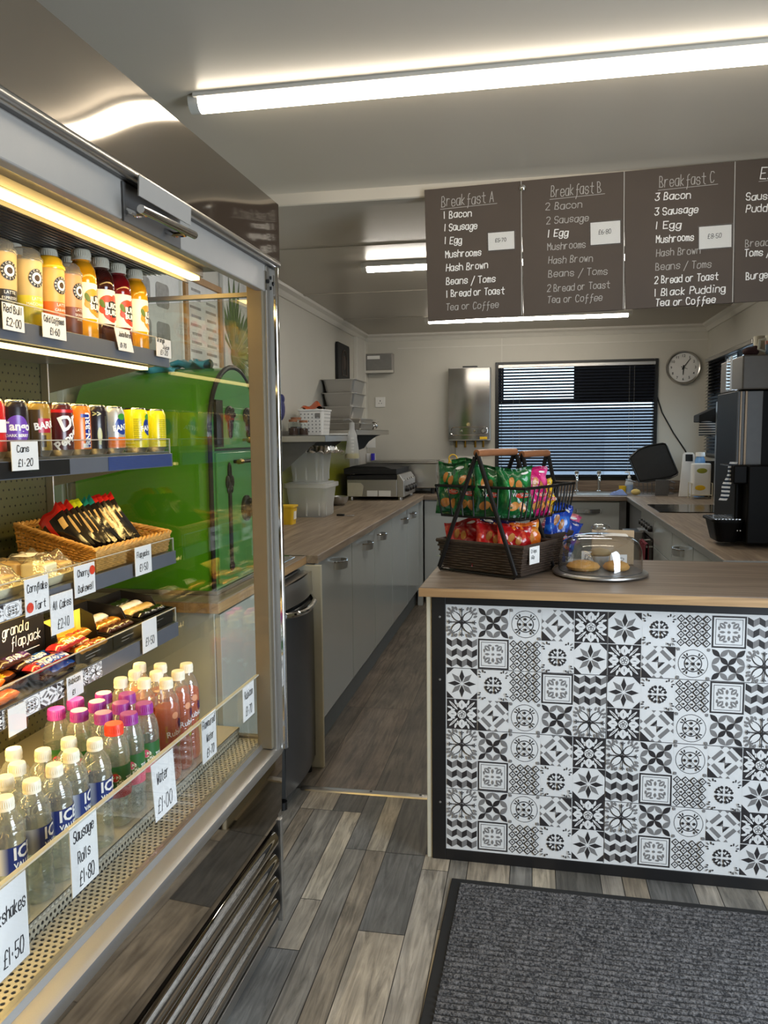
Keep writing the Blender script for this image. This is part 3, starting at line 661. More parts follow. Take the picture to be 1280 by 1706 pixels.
def taped(label,u,w_,wd,ht,s):
    a=R(MT); loc=(-.397+u*math.cos(a)-w_*math.sin(a),2.9935,2.318+u*math.sin(a)+w_*math.cos(a))
    t=thing('price_card',label,'price card',loc,rot=(0,-a,0),group='price cards taped to the chalkboard')
    MB().box(0,wd,-.001,.001,-ht,0).build('card',M['card'],t,ang=0)
    q=MB(); hand(q,s,(wd*.27,-.0015,-ht*.55),(1,0,0),(0,0,1),wd*.42,ht*.2,.0016); q.build('lettering',M['ink'],t,ang=0,fix=False)
    MB().box(-.005,wd+.005,-.0026,-.0022,-ht-.005,.005).build('clear_sleeve',M['sleeve'],t,ang=0)
taped('white price card reading 5.70 taped beside the Breakfast A egg line',.230,-.172,.094,.062,'£5.70')
taped('white price card reading 6.80 taped beside the Breakfast B sausage line',.592,-.165,.102,.077,'£6.80')
taped('white price card reading 8.50 taped beside the Breakfast C mushrooms line',.958,-.209,.106,.075,'£8.50')
# ================================================================ SNACK RACKS
def quad_of(c,u,l,wd): # corners of a rectangle: along u length l, across v width wd
    u=Vector((u[0],u[1],0)).normalized(); v=Vector((u.y,-u.x,0)); c=Vector(c); return u,v
def rack(label,loc,ang,l,wd,H,zr,hr,zl,hl,dark=True):
    """two A-frames joined by a wooden bar; wire basket above, woven basket below. local x = bar direction"""
    t=thing('basket_rack',label,'basket rack',loc,ang)
    f=MB()
    for s in (-1,1):
        x=s*l/2
        for q in (-1,1): f.tube([(x*.98,q*.006,H-.012),(x,q*wd/2,.014),(x,q*(wd/2-.01),.006)],.0078,8)
        f.tube([(x,-wd/2+.01,.006),(x,wd/2-.01,.006)],.004,6)
        f.tube([(x*.98,-.012,H-.03),(x*.98,0,H),(x*.98,.012,H-.03)],.006,6)
    f.build('frame',M['rackmetal'],t)
    MB().tube([(-l/2,0,H),(-.06*l,0,H+.001),(l/2,0,H)],.0125,12).build('handle_bar',M['handlewood'],t)
    b=MB(); ux,uy=l/2-.014,wd/2+.025; bx_,by_=ux*.95,uy*.88
    for (X,Y,z,r) in ((ux,uy,zr,.0055),(bx_,by_,zr-hr,.004)): b.tube([(-X,-Y,z),(X,-Y,z),(X,Y,z),(-X,Y,z)],r,6,closed=True)
    n=7
    for i in range(n+1):
        k=-1+2*i/n
        for s in (-1,1):
            b.tube([(k*ux,s*uy,zr),(k*bx_,s*by_,zr-hr)],.0028,5); b.tube([(s*ux,k*uy,zr),(s*bx_,k*by_,zr-hr)],.0028,5)
        b.tube([(k*bx_,-by_,zr-hr),(k*bx_,by_,zr-hr)],.0025,5)
    b.build('wire_basket',M['rackmetal'],t)
    wv=MB(); X,Y=l/2-.016,wd/2+.018; n=int(hl/.0085)
    for i in range(n):
        z=zl+.004+i*.0085; k=.90+.10*i/n; pts=[]
        per=[]
        for a,b_ in (((-X,-Y),(X,-Y)),((X,-Y),(X,Y)),((X,Y),(-X,Y)),((-X,Y),(-X,-Y))):
            for q in range(10):
                e=q/10; px,py=a[0]+(b_[0]-a[0])*e,a[1]+(b_[1]-a[1])*e; per.append((px,py,q))
        for j,(px,py,q) in enumerate(per):
            o_=1+(.012 if (j+i)%2 else -.012); pts.append((px*k*o_,py*k*o_,z))
        wv.tube(pts,.0046,5,closed=True)
    wv.tube([(-X*1.01,-Y*1.01,zl+hl),(X*1.01,-Y*1.01,zl+hl),(X*1.01,Y*1.01,zl+hl),(-X*1.01,Y*1.01,zl+hl)],.0075,6,closed=True)
    wv.box(-X*.93,X*.93,-Y*.93,Y*.93,zl,zl+.005); wv.build('woven_basket',M['wickerdark'],t)
    return t
ZI=.9445
A0=Vector((-.30,2.795,0)); A1=Vector((-.066,2.589,0)); uA=Vector((.5,.866,0)); cA=(A0+A1)/2+uA*.125
rack('black two tier snack rack with wooden bar holding green and red crisp packets',(cA.x,cA.y,ZI),R(60),.25,.312,.415,.30,.105,.008,.098)
rack('black snack rack behind the taller packets holding blue crisp packets',(.012,3.005,ZI),R(60),.19,.19,.405,.295,.10,.008,.105)
FOIL={}
def foilmat(name,c1,c2,sc=18):
    if name in FOIL: return FOIL[name]
    m,t,N,L=nt(name); p=N['Principled BSDF']; tc=N.new('ShaderNodeTexCoord'); a=N.new('ShaderNodeTexNoise'); a.inputs['Scale'].default_value=sc; a.inputs['Detail'].default_value=1; L.new(tc.outputs['Object'],a.inputs['Vector'])
    cr=N.new('ShaderNodeValToRGB'); cr.color_ramp.elements[0].position=.56; cr.color_ramp.elements[0].color=s2l(c1)+(1,); cr.color_ramp.elements[1].position=.60; cr.color_ramp.elements[1].color=s2l(c2)+(1,)
    L.new(a.outputs['Fac'],cr.inputs[0]); L.new(cr.outputs[0],p.inputs['Base Color']); p.inputs['Roughness'].default_value=.22; p.inputs['Coat Weight'].default_value=.6
    n=N.new('ShaderNodeTexNoise'); n.inputs['Scale'].default_value=26; n.inputs['Detail'].default_value=2; L.new(tc.outputs['Object'],n.inputs['Vector'])
    b=N.new('ShaderNodeBump'); b.inputs['Strength'].default_value=.9; b.inputs['Distance'].default_value=.012; L.new(n.outputs['Fac'],b.inputs['Height']); L.new(b.outputs[0],p.inputs['Normal'])
    FOIL[name]=m; return m
def packet(label,fm,loc,rz,tilt=0,lean=0,wd=.13,ht=.17,th_=.045,seed=0,group=None,extra=0,brand=True):
    """pillow bag standing on its lower seam, face towards -y before rotation"""
    rng=random.Random(seed); b=MB(); ph=[rng.uniform(0,6) for _ in range(6)]
    def surf(u,v,s,off=0):
        x=(u-.5)*wd; z=v*ht; e=max(0,(1-(2*u-1)**4))*max(0,math.sin(PI*min(1,max(0,(v-.07)/.86))))**.55
        wv=.006*math.sin(9*u+ph[0]+4*v)*e+.005*math.sin(14*v+ph[1]+5*u)*e+.004*math.sin(22*u*v+ph[2])
        x*=1-.07*math.sin(PI*v)+.02*math.sin(6*v+ph[3])
        return (x,s*(th_/2*e+off)+wv+.004*math.sin(10*u+ph[4])*(v>.9 or v<.1),z+.006*math.sin(5*u+ph[5])*(v>.85))
    for s in (-1,1): b.grid(lambda u,v:surf(u,v,s),16,20,0)
    def deco(cx,cy,rx,ry,m,n=14,ang=0,jag=0):
        P=[]
        for i in range(n):
            a=2*PI*i/n; q=1+(jag*(-1)**i); x,y=rx*q*math.cos(a),ry*q*math.sin(a); c,s=math.cos(R(ang)),math.sin(R(ang))
            P.append(surf(min(.99,max(.01,cx+x*c-y*s)),min(.97,max(.03,cy+x*s+y*c)),-1,.0016))
        P.append(surf(cx,cy,-1,.0022)); b.add(P,[(i,(i+1)%n,n) for i in range(n)],m)
    deco(.36,.70,.11,.075,2,ang=55); deco(.56,.64,.085,.10,2,ang=-30); deco(.40,.22,.17,.085,2,ang=12); deco(.66,.20,.10,.11,2,ang=40)
    if brand:
        deco(.66,.43,.20,.05,1); 
        vs_,fs=glyphs('Walkers',.020,.006); b.add([surf(.62+x/wd,.44+y/ht,-1,.0034) for x,y in vs_],fs,3)
    deco(.78,.88,.12,.03,3)
    b.xf(Matrix.Rotation(R(lean),4,'X')@Matrix.Rotation(R(tilt),4,'Y'))
    o=b.build('crisp_packet',[fm,M['capred'],M['chip'],M['white']],None,ang=60,fix=False); o.location=loc; o.rotation_euler=(0,0,rz)
    return tag(o,label,'crisp packet',group or 'crisp packets in the snack racks')
GRN=foilmat('foil_green',(16,92,44),(30,130,60)); PNK=foilmat('foil_pink',(196,30,104),(225,80,140)); YEL=foilmat('foil_yellow',(232,184,40),(250,220,110))
RED=foilmat('foil_red',(184,24,26),(214,60,30)); ORA=foilmat('foil_orange',(226,110,30),(240,160,60)); BLU=foilmat('foil_blue',(24,66,170),(40,110,210)); PUR=foilmat('foil_purple',(44,30,92),(70,50,120)); ROS=foilmat('foil_rose',(206,90,130),(235,150,150))
uz=ZI+.30-.102; vA=Vector((.866,-.5,0))  # across the rack
def RA(a,c): p=cA+uA*a+vA*c; return p.x,p.y
for i,(a,c,lab,fm,rz,ln_,sd,ht) in enumerate([
  (-.085,-.135,'green crisp packet standing at the near left corner of the upper wire basket',GRN,-28,-6,1,.185),
  (-.088,-.06,'green crisp packet second along the near side of the upper wire basket',GRN,-22,-8,2,.175),
  (-.085,.025,'green crisp packet in the middle of the near side of the upper wire basket',GRN,-10,-5,3,.172),
  (-.060,.115,'green crisp packet at the front corner of the upper wire basket',GRN,20,-7,4,.170),
  (-.030,-.135,'green crisp packet behind the others against the far side of the upper wire basket',GRN,-40,-8,5,.195),
  (.03,.140,'pink crisp packet with a pinched top in the upper wire basket',PNK,42,-6,6,.165),
  (.085,.140,'small yellow packet beside the pink one in the upper wire basket',YEL,48,-4,7,.125)]):
    x,y=RA(a,c); packet(lab,fm,(x,y,uz),R(rz),lean=ln_,seed=sd,ht=ht,wd=.125 if fm is not YEL else .1,th_=.05)
lz=ZI+.016
for (a,c,lab,fm,rz,ln_,sd,ht,tl_) in [
  (-.062,-.085,'red crisp packet lying back at the near end of the lower woven basket',RED,-12,-14,11,.165,-10),
  (-.066,.02,'red crisp packet in the middle of the lower woven basket',RED,5,-10,12,.16,6),
  (-.040,.100,'red crisp packet with a white folded top in the lower woven basket',RED,25,-12,13,.155,4),
  (.045,.112,'orange crisp packet at the right end of the lower woven basket',ORA,40,-6,14,.16,-6),
  (.06,-.02,'dark purple crisp packet behind the red ones in the lower woven basket',PUR,10,-20,15,.185,0),
  (.02,-.11,'dark purple crisp packet in the back corner of the lower woven basket',PUR,-30,-20,16,.17,0)]:
    x,y=RA(a,c); packet(lab,fm,(x,y,lz),R(rz),lean=ln_,seed=sd,ht=ht,tilt=tl_)
packet('upright blue crisp packet with a torn top behind the cake dome',BLU,(.075,2.955,lz),R(30),lean=-4,tilt=12,seed=21,ht=.21,wd=.11)
packet('blue crisp packet leaning right in the rack behind the cake dome',BLU,(.088,3.00,lz+.03),R(18),lean=-25,tilt=28,seed=22,ht=.15)
packet('rose coloured crisp packet behind the blue ones',ROS,(.06,3.065,lz+.03),R(10),lean=-20,tilt=30,seed=23,ht=.17)
# card clipped on the lower basket
t=thing('price_card','white price card reading Crisps 60p clipped on the lower woven basket','price card',(cA.x+uA.x*-.045+vA.x*.179,cA.y+uA.y*-.045+vA.y*.179,ZI+.046),R(60),group='price cards on the counter')
MB().box(-.032,.032,-.001,.001,0,.058).build('card',M['card'],t,ang=0)
q=MB(); hand(q,'Crisps',(-.024,-.0015,.038),(1,0,0),(0,0,1),.036,.012,.0014); hand(q,'60p',(-.022,-.0015,.018),(1,0,0),(0,0,1),.02,.011,.0014); q.build('lettering',M['ink'],t,ang=0,fix=False)
# ================================================================ CAKE STAND AND DOME
cx,cy=.232,2.757
st=thing('cake_stand','round silver rimmed cake plate under the glass dome','cake stand',(cx,cy,ZI))
MB().lathe([(.13,0),(.150,.002),(.157,.007),(.156,.012),(.147,.015),(.0001,.015)],48,m=0).build('rim',M['brushed'],st)
MB().lathe([(.0001,.0155),(.137,.0155),(.137,.018),(.12,.0195),(.0001,.0195)],40).build('plate',M['plastgrey'],st)
dmo=thing('cake_dome','clear glass cake dome with round knob over the cookies','cake dome',(cx,cy,ZI+.0156))
pr=[(.139,0),(.1385,.04),(.135,.072),(.126,.095),(.108,.111),(.08,.120),(.04,.1235),(.0001,.124)]
MB().lathe(pr,48,cap0=False).build('dome',M['domeglass'],dmo,ang=60)
MB().lathe([(.012,.124),(.010,.129),(.012,.133),(.026,.138),(.031,.145),(.028,.152),(.014,.157),(.0001,.158)],24,cap0=False).build('knob',M['domeglass'],dmo,ang=60)
sh=MB(); sh.grid(lambda u,v:(.0+.085*u,-.055+.08*v,.1262-.0022*(abs(2*u-1)+abs(2*v-1))),6,6); sh.build('paper_label',M['card'],dmo,ang=60)
for i,(x,y,s,lab) in enumerate(((-.058,-.035,1.25,'golden chocolate chip cookie on the near side of the cake plate'),(.05,-.03,.98,'golden cookie partly hidden by the window reflection on the dome'))):
    co=thing('cookie',lab,'cookie',(cx+x,cy+y,ZI+.0196),.6*i,group='cookies under the glass dome')
    b=MB(); rng=random.Random(i)
    b.lathe([(.03*s,0),(.042*s,.006),(.045*s,.014),(.038*s,.024),(.022*s,.031),(.0001,.033)],22); b.build('dough',M['cookie'],co,ang=60)
    c=MB()
    for k in range(9):
        a=rng.uniform(0,6.28); r=rng.uniform(.008,.04)*s; z=.033*(1-(r/(.05*s))**2)
        c.ball((r*math.cos(a),r*math.sin(a),z-.002),.0055,.0055,.0045,n=8,k=5)
    c.build('chocolate_chips',M['choc'],co)
cc=thing('muffin','pale wrapped cake at the back of the cake plate','cake',(cx+.005,cy+.075,ZI+.0196),group='cookies under the glass dome')
MB().lathe([(.025,0),(.033,.035)],18).build('case',M['card'],cc); MB().lathe([(.033,.035),(.038,.042),(.03,.055),(.0001,.062)],18,cap0=False).build('sponge',M['beige'],cc,ang=60)
for x,y,an,lab,txt in ((-.03,.06,-15,'white price ticket standing at the back of the cake plate','£2.10'),(.06,-.005,10,'pale ticket leaning among the cookies on the cake plate','£2')):
    t=thing('price_card',lab,'price card',(cx+x,cy+y,ZI+.0196),R(an),group='price cards on the counter')
    MB().prism([(-.028,0),(.028,0),(.028,.05),(-.028,.05)],'y',-.0006,.0006).build('card',M['card'],t,ang=0)
    q=MB(); hand(q,txt,(-.018,-.001,.022),(1,0,0),(0,0,1),.036,.016,.0014); q.build('lettering',M['ink'],t,ang=0,fix=False)
cd=MB(); cd.box(-.075,.075,-.004,.004,0,.125).box(-.075,.075,.004,.09,0,.004); o=cd.build('cardboard_tray',M['cardboard'],None,bevel=.002); o.location=(.295,2.99,ZI); o.rotation_euler=(R(-6),0,R(-6)); tag(o,'buff cardboard tray standing behind the cake dome','cardboard tray')
lf=MB()
for k in range(4):
    a=R(150+30*k); lf.grid(lambda u,v:(math.cos(a)*.05*u+math.sin(a)*.012*(v-.5)*math.sin(PI*u),math.sin(a)*.05*u-math.cos(a)*.012*(v-.5)*math.sin(PI*u),.004+.02*math.sin(2*u)*(1+.2*k)),6,2)
o=lf.build('leaf_sprig',M['plantgreen'],None,ang=60,fix=False); o.location=(-.305,2.93,ZI); tag(o,'pale green leaf sprig poking out beside the woven basket','leaf sprig')
# ================================================================ OPEN DISPLAY FRIDGE  (local: x=0 front, y=0 far end, -y towards the door)
FO=Vector((-.705,2.103,0)); FR=-R(1.3)
def FW(x,y,z): return (FO.x+x*math.cos(FR)-y*math.sin(FR), FO.y+x*math.sin(FR)+y*math.cos(FR), z)
fg=thing('display_fridge','tall open fronted stainless display fridge lit yellow inside, full of drinks and snacks','display fridge',FO,FR)
FL=-2.0
MB().box(-.70,-.665,FL,0,.05,1.80).build('back_wall',M['steel'],fg,ang=0)
MB().box(-.664,-.655,FL,-.03,.60,1.80).build('back_panel',M['perf'],fg,ang=0)
for y in (-.055,-.95,-1.6): MB().box(-.654,-.630,y-.02,y+.02,.60,1.79).build('shelf_upright',M['brushed'],fg,bevel=.002)
MB().box(-.70,.03,FL-.03,FL,0,2.03).build('side_panel',M['headerdark'],fg,ang=0)
MB().box(-.66,-.034,-.022,-.014,.575,1.79).build('end_glass',M['endglass'],fg,ang=0)
ef=MB(); ef.box(-.70,.0,-.028,-.008,.54,.575).box(-.70,-.0,-.028,-.008,1.797,1.808).box(-.70,-.66,-.03,-.006,.05,1.8); ef.build('end_frame',M['header'],fg,ang=0)
MB().box(-.70,.005,-.03,-.004,.06,.54).build('end_base_panel',M['steel'],fg,ang=0)
# front post at the far end
p_=MB(); p_.box(-.034,.008,-.075,-.058,.56,1.86); p_.build('post_inner_strip',M['poststrip'],fg,bevel=.002)
p_=MB(); p_.box(-.034,.016,-.058,-.004,.54,1.87); p_.build('post',M['brushed'],fg,bevel=.003)
p_=MB(); p_.tube([(.024,-.018,.545),(.024,-.018,1.872)],.011,12).box(.012,.03,-.030,-.01,.56,1.87).tube([(.012,-.004,.56),(.012,-.004,1.87)],.006,8); p_.build('post_trim',M['chrome'],fg)
# canopy, header
MB().grid(lambda u,v:(.034+.0012*math.sin(u*9)*math.sin(PI*v),FL+(-FL-.001)*u,1.888+.150*v),48,8).build('canopy_panel',M['canopysteel'],fg,ang=60)
MB().box(-.70,.028,FL,-.001,1.90,2.035).build('canopy_box',M['headerdark'],fg,ang=0)
MB().tube([(.028,FL,1.880),(.028,-.004,1.880)],.010,12).build('canopy_trim',M['steel'],fg)
MB().box(-.70,.022,FL,-.004,1.872,1.90).build('top_deck',M['headerdark'],fg,ang=0)
MB().box(-.012,.012,FL,-.012,1.803,1.873).build('header_band',M['header'],fg,bevel=.003)
br=MB(); br.box(.012,.0165,-.775,-.555,1.800,1.868); br.build('blind_catch_plate',M['headerdark'],fg,bevel=.001)
bh=MB(); bh.tube([(.060,-.796,1.812),(.060,-.585,1.818)],.0075,12)
for y in (-.765,-.62): bh.tube([(.014,y,1.822),(.036,y,1.812),(.058,y,1.812)],.0055,8)
bh.build('blind_pull_bar',M['chrome'],fg)
sg=MB(); sg.prism([(.042,1.842),(.0445,1.842),(.0465,1.877),(.044,1.877)],'y',-.772,-.567); sg.build('ticket_strip',M['header'],fg,ang=0)
bp=MB(); bp.box(.012,.016,-.066,-.012,1.805,1.855); bp.build('bolt_plate',M['chrome'],fg,bevel=.001)
bb=MB()
for y,z in ((-.028,1.842),(-.028,1.815),(-.05,1.83)):
    k=len(bb.v); bb.lathe([(.006,0),(.0055,.004),(.003,.005)],6); bb.xf(Matrix.Translation((.016,y,z))@Matrix.Rotation(PI/2,4,'Y'),k)
bb.build('bolts',M['black'],fg)
# lamp under the canopy and roof of the cold space
MB().box(-.66,-.012,FL,-.03,1.868,1.872).build('inner_roof',M['plastgrey'],fg,ang=0)
lh=MB(); lh.box(-.205,-.165,FL,-.05,1.848,1.868); lh.box(-.212,-.208,FL,-.05,1.835,1.868); lh.build('lamp_housing',M['headerdark'],fg,bevel=.001)
ld=MB(); ld.box(-.196,-.172,FL+.02,-.06,1.840,1.848); ld.build('lamp_strip',M['led'],fg,ang=0)
gr=MB()
for k in range(26): gr.box(-.60+.0145*k,-.594+.0145*k,FL,-.04,1.862,1.867)
gr.build('air_grille',M['brushed'],fg,ang=0)
def fridge_light(name,x,z,tx,tz,power,wd=.02):
    l=bpy.data.lights.new(name,'AREA'); l.shape='RECTANGLE'; l.size=wd; l.size_y=1.85; l.energy=power; l.color=(1,.66,.21)
    o=bpy.data.objects.new(name,l); COL.objects.link(o); o.parent=fg; o.location=(x,-1.02,z)
    d=Vector((tx,0,tz)).normalized(); yv=Vector((0,1,0)); xv=yv.cross(-d); o.rotation_euler=Matrix((xv,yv,-d)).transposed().to_euler(); return o
fridge_light('header_lamp_light',-.120,1.866,-.85,-1,5.5)
# shelves: surface height, lip style
SX=-.275
def shelf(zs,lip0,lip1,guard,led=False,decal=None):
    s=MB(); s.box(-.655,SX-.012,FL+.01,-.045,zs-.014,zs).box(SX-.014,SX-.010,FL+.01,-.045,lip0,zs)
    o=s.build('shelf',M['brushed'],fg,ang=0)
    r=MB(); r.box(SX-.009,SX,FL+.01,-.045,lip0,lip1); r.build('ticket_rail',M['railgrey'],o,bevel=.001)
    k=MB(); k.box(SX-.006,SX-.004,FL+.02,-.05,lip1,guard).box(SX-.08,SX-.006,-.052,-.05,lip1,guard); k.build('guard',M['acrylic'],o,ang=0)
    e=MB(); e.box(SX-.0065,SX-.0035,FL+.02,-.05,guard-.0015,guard+.0008).box(SX-.0065,SX-.0035,-.0525,-.0495,lip1,guard); e.build('guard_edge',M['acrylicedge'],o,ang=0)
    for y in (-.07,-.95): MB().prism([(-.65,zs-.016),(SX-.03,zs-.016),(SX-.03,zs-.03),(-.65,zs-.10)],'y',y-.0015,y+.0015).build('bracket',M['brushed'],o,ang=0)
    if True:
        l=MB(); l.box(SX-.055,SX-.035,FL+.02,-.10,zs-.042,zs-.034); l.build('shelf_lamp',M['ledsoft'],o,ang=0); fridge_light('shelf_lamp_light',SX-.045,zs-.0435,.15 if zs<.95 else -.2,-1,5.2 if zs<.95 else 2.8)
    if decal:
        d=MB(); y0,y1,ks,hh=decal; y=y0; i=0
        n=round((y1-y0)/hh)
        for i in range(n): lay_tile(d,ks[i%len(ks)],(SX+.0006,y0+hh*(i+.5),(lip0+lip1)/2),Vector((0,1,0)),Vector((0,0,1)),hh,lip1-lip0-.004,Vector((1,0,0)),gap=.99,dz=.00006)
        d.build('patterned_strip',TM,o,ang=0,fix=False)
    return o
shelf(1.645,1.612,1.652,1.688,led=True)
s2=shelf(1.383,1.342,1.378,1.418,led=True)
w_=MB()
for i in range(9): w_.box(SX+.0005,SX+.0018,-.375,-.055,1.345+.0036*i,1.3472+.0036*i)
w_.build('ribbed_insert',M['bluelabel'],s2,ang=0)
b_=MB(); b_.box(SX+.0003,SX+.001,-.76,-.53,1.344,1.376); b_.build('dark_insert',M['black'],s2,ang=0)
shelf(1.103,1.070,1.106,1.142,decal=(-1.6,-.66,'DCBED',.052))
shelf(.902,.862,.903,.944,decal=(-1.6,-.42,'CDBEA',.058))
# deck, grille, sill, glass riser
MB().box(-.655,-.105,FL+.01,-.03,.592,.600).build('deck',M['satin'],fg,ang=0)
MB().box(-.107,-.105,FL+.01,-.035,.555,.600).build('deck_face',M['grillev'],fg,ang=0)
MB().box(-.104,-.040,FL+.01,-.035,.568,.570).build('drain_grille',M['grille'],fg,ang=0)
MB().box(-.655,-.036,FL+.01,-.03,.535,.540).build('drain_tray',M['plastgrey'],fg,ang=0)
MB().box(-.034,-.026,FL+.01,-.05,.575,.770).build('riser_glass',M['acrylic'],fg,ang=0)
MB().box(-.0345,-.0255,FL+.01,-.05,.768,.7715).box(-.0345,-.0255,-.0515,-.0495,.575,.770).build('riser_edge',M['acrylicedge'],fg,ang=0)
sl=[(-.04,.572),(-.024,.572),(-.02,.560),(.006,.558),(.016,.552),(.018,.540),(.010,.520),(-.04,.518)]
MB().prism(sl,'y',FL,.0).build('sill',M['brushed'],fg,ang=40)
# polished kick panel, louvres
def kick(u,v):
    z=.520-.185*v; return (.010-.006*v+.0008*math.sin(u*9),FL+(-FL)*u,z)
MB().grid(kick,40,10).build('kick_panel',M['mirrorsteel'],fg,ang=60)
MB().box(-.70,-.04,FL,-.005,.05,.53).build('base_box',M['black'],fg,ang=0)
fp=MB(); fp.box(-.03,.012,-.03,-.012,.03,.335).box(-.03,.006,-.010,.0,.03,.335); fp.build('front_foot_post',M['brushed'],fg,bevel=.002)
for i in range(4):
    zc=.285-.066*i; s=MB(); n=8
    prof=[(-.018+.030*math.sin(PI*k/n)**.8,zc+.028*math.cos(PI*k/n)) for k in range(n+1)]
    s.prism(prof,'y',FL+.02,-.05); s.build('louvre_slat',M['mirrorsteel'],fg,ang=50)
MB().box(-.03,.0,FL,-.035,.012,.045).build('base_rail',M['steel'],fg,bevel=.002)
MB().box(-.6,-.04,FL+.02,-.05,.0,.05).build('plinth',M['black'],fg,ang=0)

# ---------------------------------------------------------------- price cards on the fridge
PCG='handwritten price cards clipped in the display fridge'
def fcard(label,x,y0,y1,z1,z0,lines,dot=None,tilt=0,shear=0,half=False):
    t=thing('price_card',label,'price card',FW(x+.004,(y0+y1)/2,z0),FR,group=PCG)
    wd=y1-y0; ht=z1-z0
    b=MB(); b.add([(0,-wd/2+shear,0),(0,wd/2+shear,0),(0,wd/2,ht),(0,-wd/2,ht),(-.0012,-wd/2+shear,0),(-.0012,wd/2+shear,0),(-.0012,wd/2,ht),(-.0012,-wd/2,ht)],[(0,1,2,3),(4,7,6,5),(0,4,5,1),(1,5,6,2),(2,6,7,3),(3,7,4,0)])
    b.build('card',M['card'],t,ang=0)
    q=MB(); n=len(lines)
    for i,(s,w0,wf,sz) in enumerate(lines):
        hand(q,s,(.0006,-wd/2+wd*w0+shear*(1-(i+1)/(n+1)),ht*(1-(i+.85)/n)+.004),(0,1,0),(0,0,1),wd*wf,sz,.0017)
    q.build('lettering',M['ink'],t,ang=0,fix=False)
    if dot:
        d=MB(); d.poly([(.0012,p[0],p[1]) for p in ell(dot[0]*wd-wd/2,dot[1]*ht,.0105,.0105,0,20)]); d.build('red_dot',M['capred'],t,ang=0)
    c=MB(); c.add([(.0016,-wd/2-.004+shear,-.004),(.0016,wd/2+.004+shear,-.004),(.0016,wd/2+.004,ht+.004),(.0016,-wd/2-.004,ht+.004)],[(0,1,2,3)]); c.build('clear_sleeve',M['sleeve'],t,ang=0)
    return t
F=-.27
fcard('price card reading 2.00 at the near end of the top fridge shelf',F,-.735,-.672,1.68,1.629,[('Red Bull',.05,.85,.014),('£2.00',.15,.7,.015)])
fcard('price card reading Cold Coffees 1.60 on the top fridge shelf',F,-.614,-.533,1.678,1.629,[('Cold Coffees',.06,.85,.012),('£1.60',.3,.4,.014)])
fcard('tilted price card under the dark red juice bottle on the top fridge shelf',F,-.338,-.268,1.684,1.632,[('Juice Burst',.1,.8,.011),('£1.70',.25,.4,.010)],shear=.018)
fcard('price card reading Orange Juice 1.20 at the far end of the top fridge shelf',F,-.132,-.05,1.684,1.636,[('Orange',.05,.5,.011),('Juice',.4,.45,.010),('£1.20',.25,.5,.012)])
fcard('price card reading Cans 1.20 on the can shelf',F,-.731,-.649,1.416,1.359,[('Cans',.2,.45,.013),('£1.20',.22,.55,.014)])
fcard('price card reading Flapjacks 1.50 in front of the wicker basket',F,-.284,-.201,1.146,1.073,[('Flapjacks',.1,.75,.014),('£1.50',.25,.5,.018)])
fcard('price card reading Cornflake Tart with a red dot',F,-.714,-.637,1.142,1.067,[('Cornflake',.1,.82,.016),('Tart',.38,.45,.016)],dot=(.18,.22))
fcard('price card reading Cherry Bakewell with a red dot',F,-.546,-.465,1.141,1.071,[('Cherry',.15,.55,.015),('Bakewell',.15,.75,.016)],dot=(.86,.75))
fcard('price card reading All Cakes 2.10 hanging below the tart shelf',F,-.635,-.554,1.094,1.009,[('All Cakes',.1,.8,.017),('£2.10',.28,.5,.02)])
fcard('price card reading 1.50 on the chocolate bar shelf',F,-.263,-.187,.951,.868,[('£1.50',.2,.6,.02)])
fcard('yellowed handwritten ticket under the blue wrapped bar',F,-.591,-.530,.905,.855,[('Rubicon',.1,.7,.013),('£1',.3,.2,.01)])
fcard('blank yellowed ticket under the orange wrapped bar',F,-.782,-.729,.902,.846,[])
F=-.03
fcard('small price card reading 1.70 at the far end of the glass riser',F,-.192,-.113,.770,.676,[('Rubicon',.15,.7,.02),('£1.70',.22,.55,.024)])
fcard('price card reading Flavoured Water 1.70 on the glass riser',F,-.442,-.363,.774,.667,[('Flavoured',.05,.85,.018),('Water',.3,.5,.018),('£1.70',.3,.5,.02)])
fcard('large tilted price card reading Water 1.00 on the glass riser',F,-.680,-.585,.765,.640,[('Water',.15,.5,.024),('£1.00',.2,.65,.03)],shear=.012)
fcard('price card reading Sausage Rolls 1.80 on the glass riser',F,-.956,-.876,.772,.650,[('Sausage',.12,.75,.02),('Rolls',.25,.45,.02),('£1.80',.28,.55,.024)])
fcard('price card reading Milkshakes 1.50 at the near end of the glass riser',F,-1.16,-1.07,.766,.630,[('Milkshakes',.05,.9,.022),('£1.50',.35,.5,.026)])

# ---------------------------------------------------------------- bottles, cans, cups
def bottle_radius(prof):
    def f(z):
        for (r0,z0),(r1,z1) in zip(prof,prof[1:]):
            if z0<=z<=z1 and z1>z0: return r0+(r1-r0)*(z-z0)/(z1-z0)
        return prof[0][0]
    return f
def cap(parent,r,z0,h,m,name='cap'):
    b=MB(); n=28; prof=[(r*1.03,z0),(r*1.03,z0+h*.2),(r,z0+h*.24),(r,z0+h*.86),(r*.93,z0+h),(.0001,z0+h)]
    b.lathe(prof,n,cap0=True,cap1=False)
    for i in range(n):  # ribs
        a=2*PI*i/n; c,s=math.cos(a),math.sin(a); t=.0009
        b.add([(r*c-t*s,r*s+t*c,z0+h*.24),(r*c+t*s,r*s-t*c,z0+h*.24),((r+.0009)*c,(r+.0009)*s,z0+h*.5),(r*c-t*s,r*s+t*c,z0+h*.86),(r*c+t*s,r*s-t*c,z0+h*.86)],[(0,2,3),(1,4,2),(0,1,2),(2,4,3)])
    return b.build(name,m,parent,ang=40)
ZD=.600
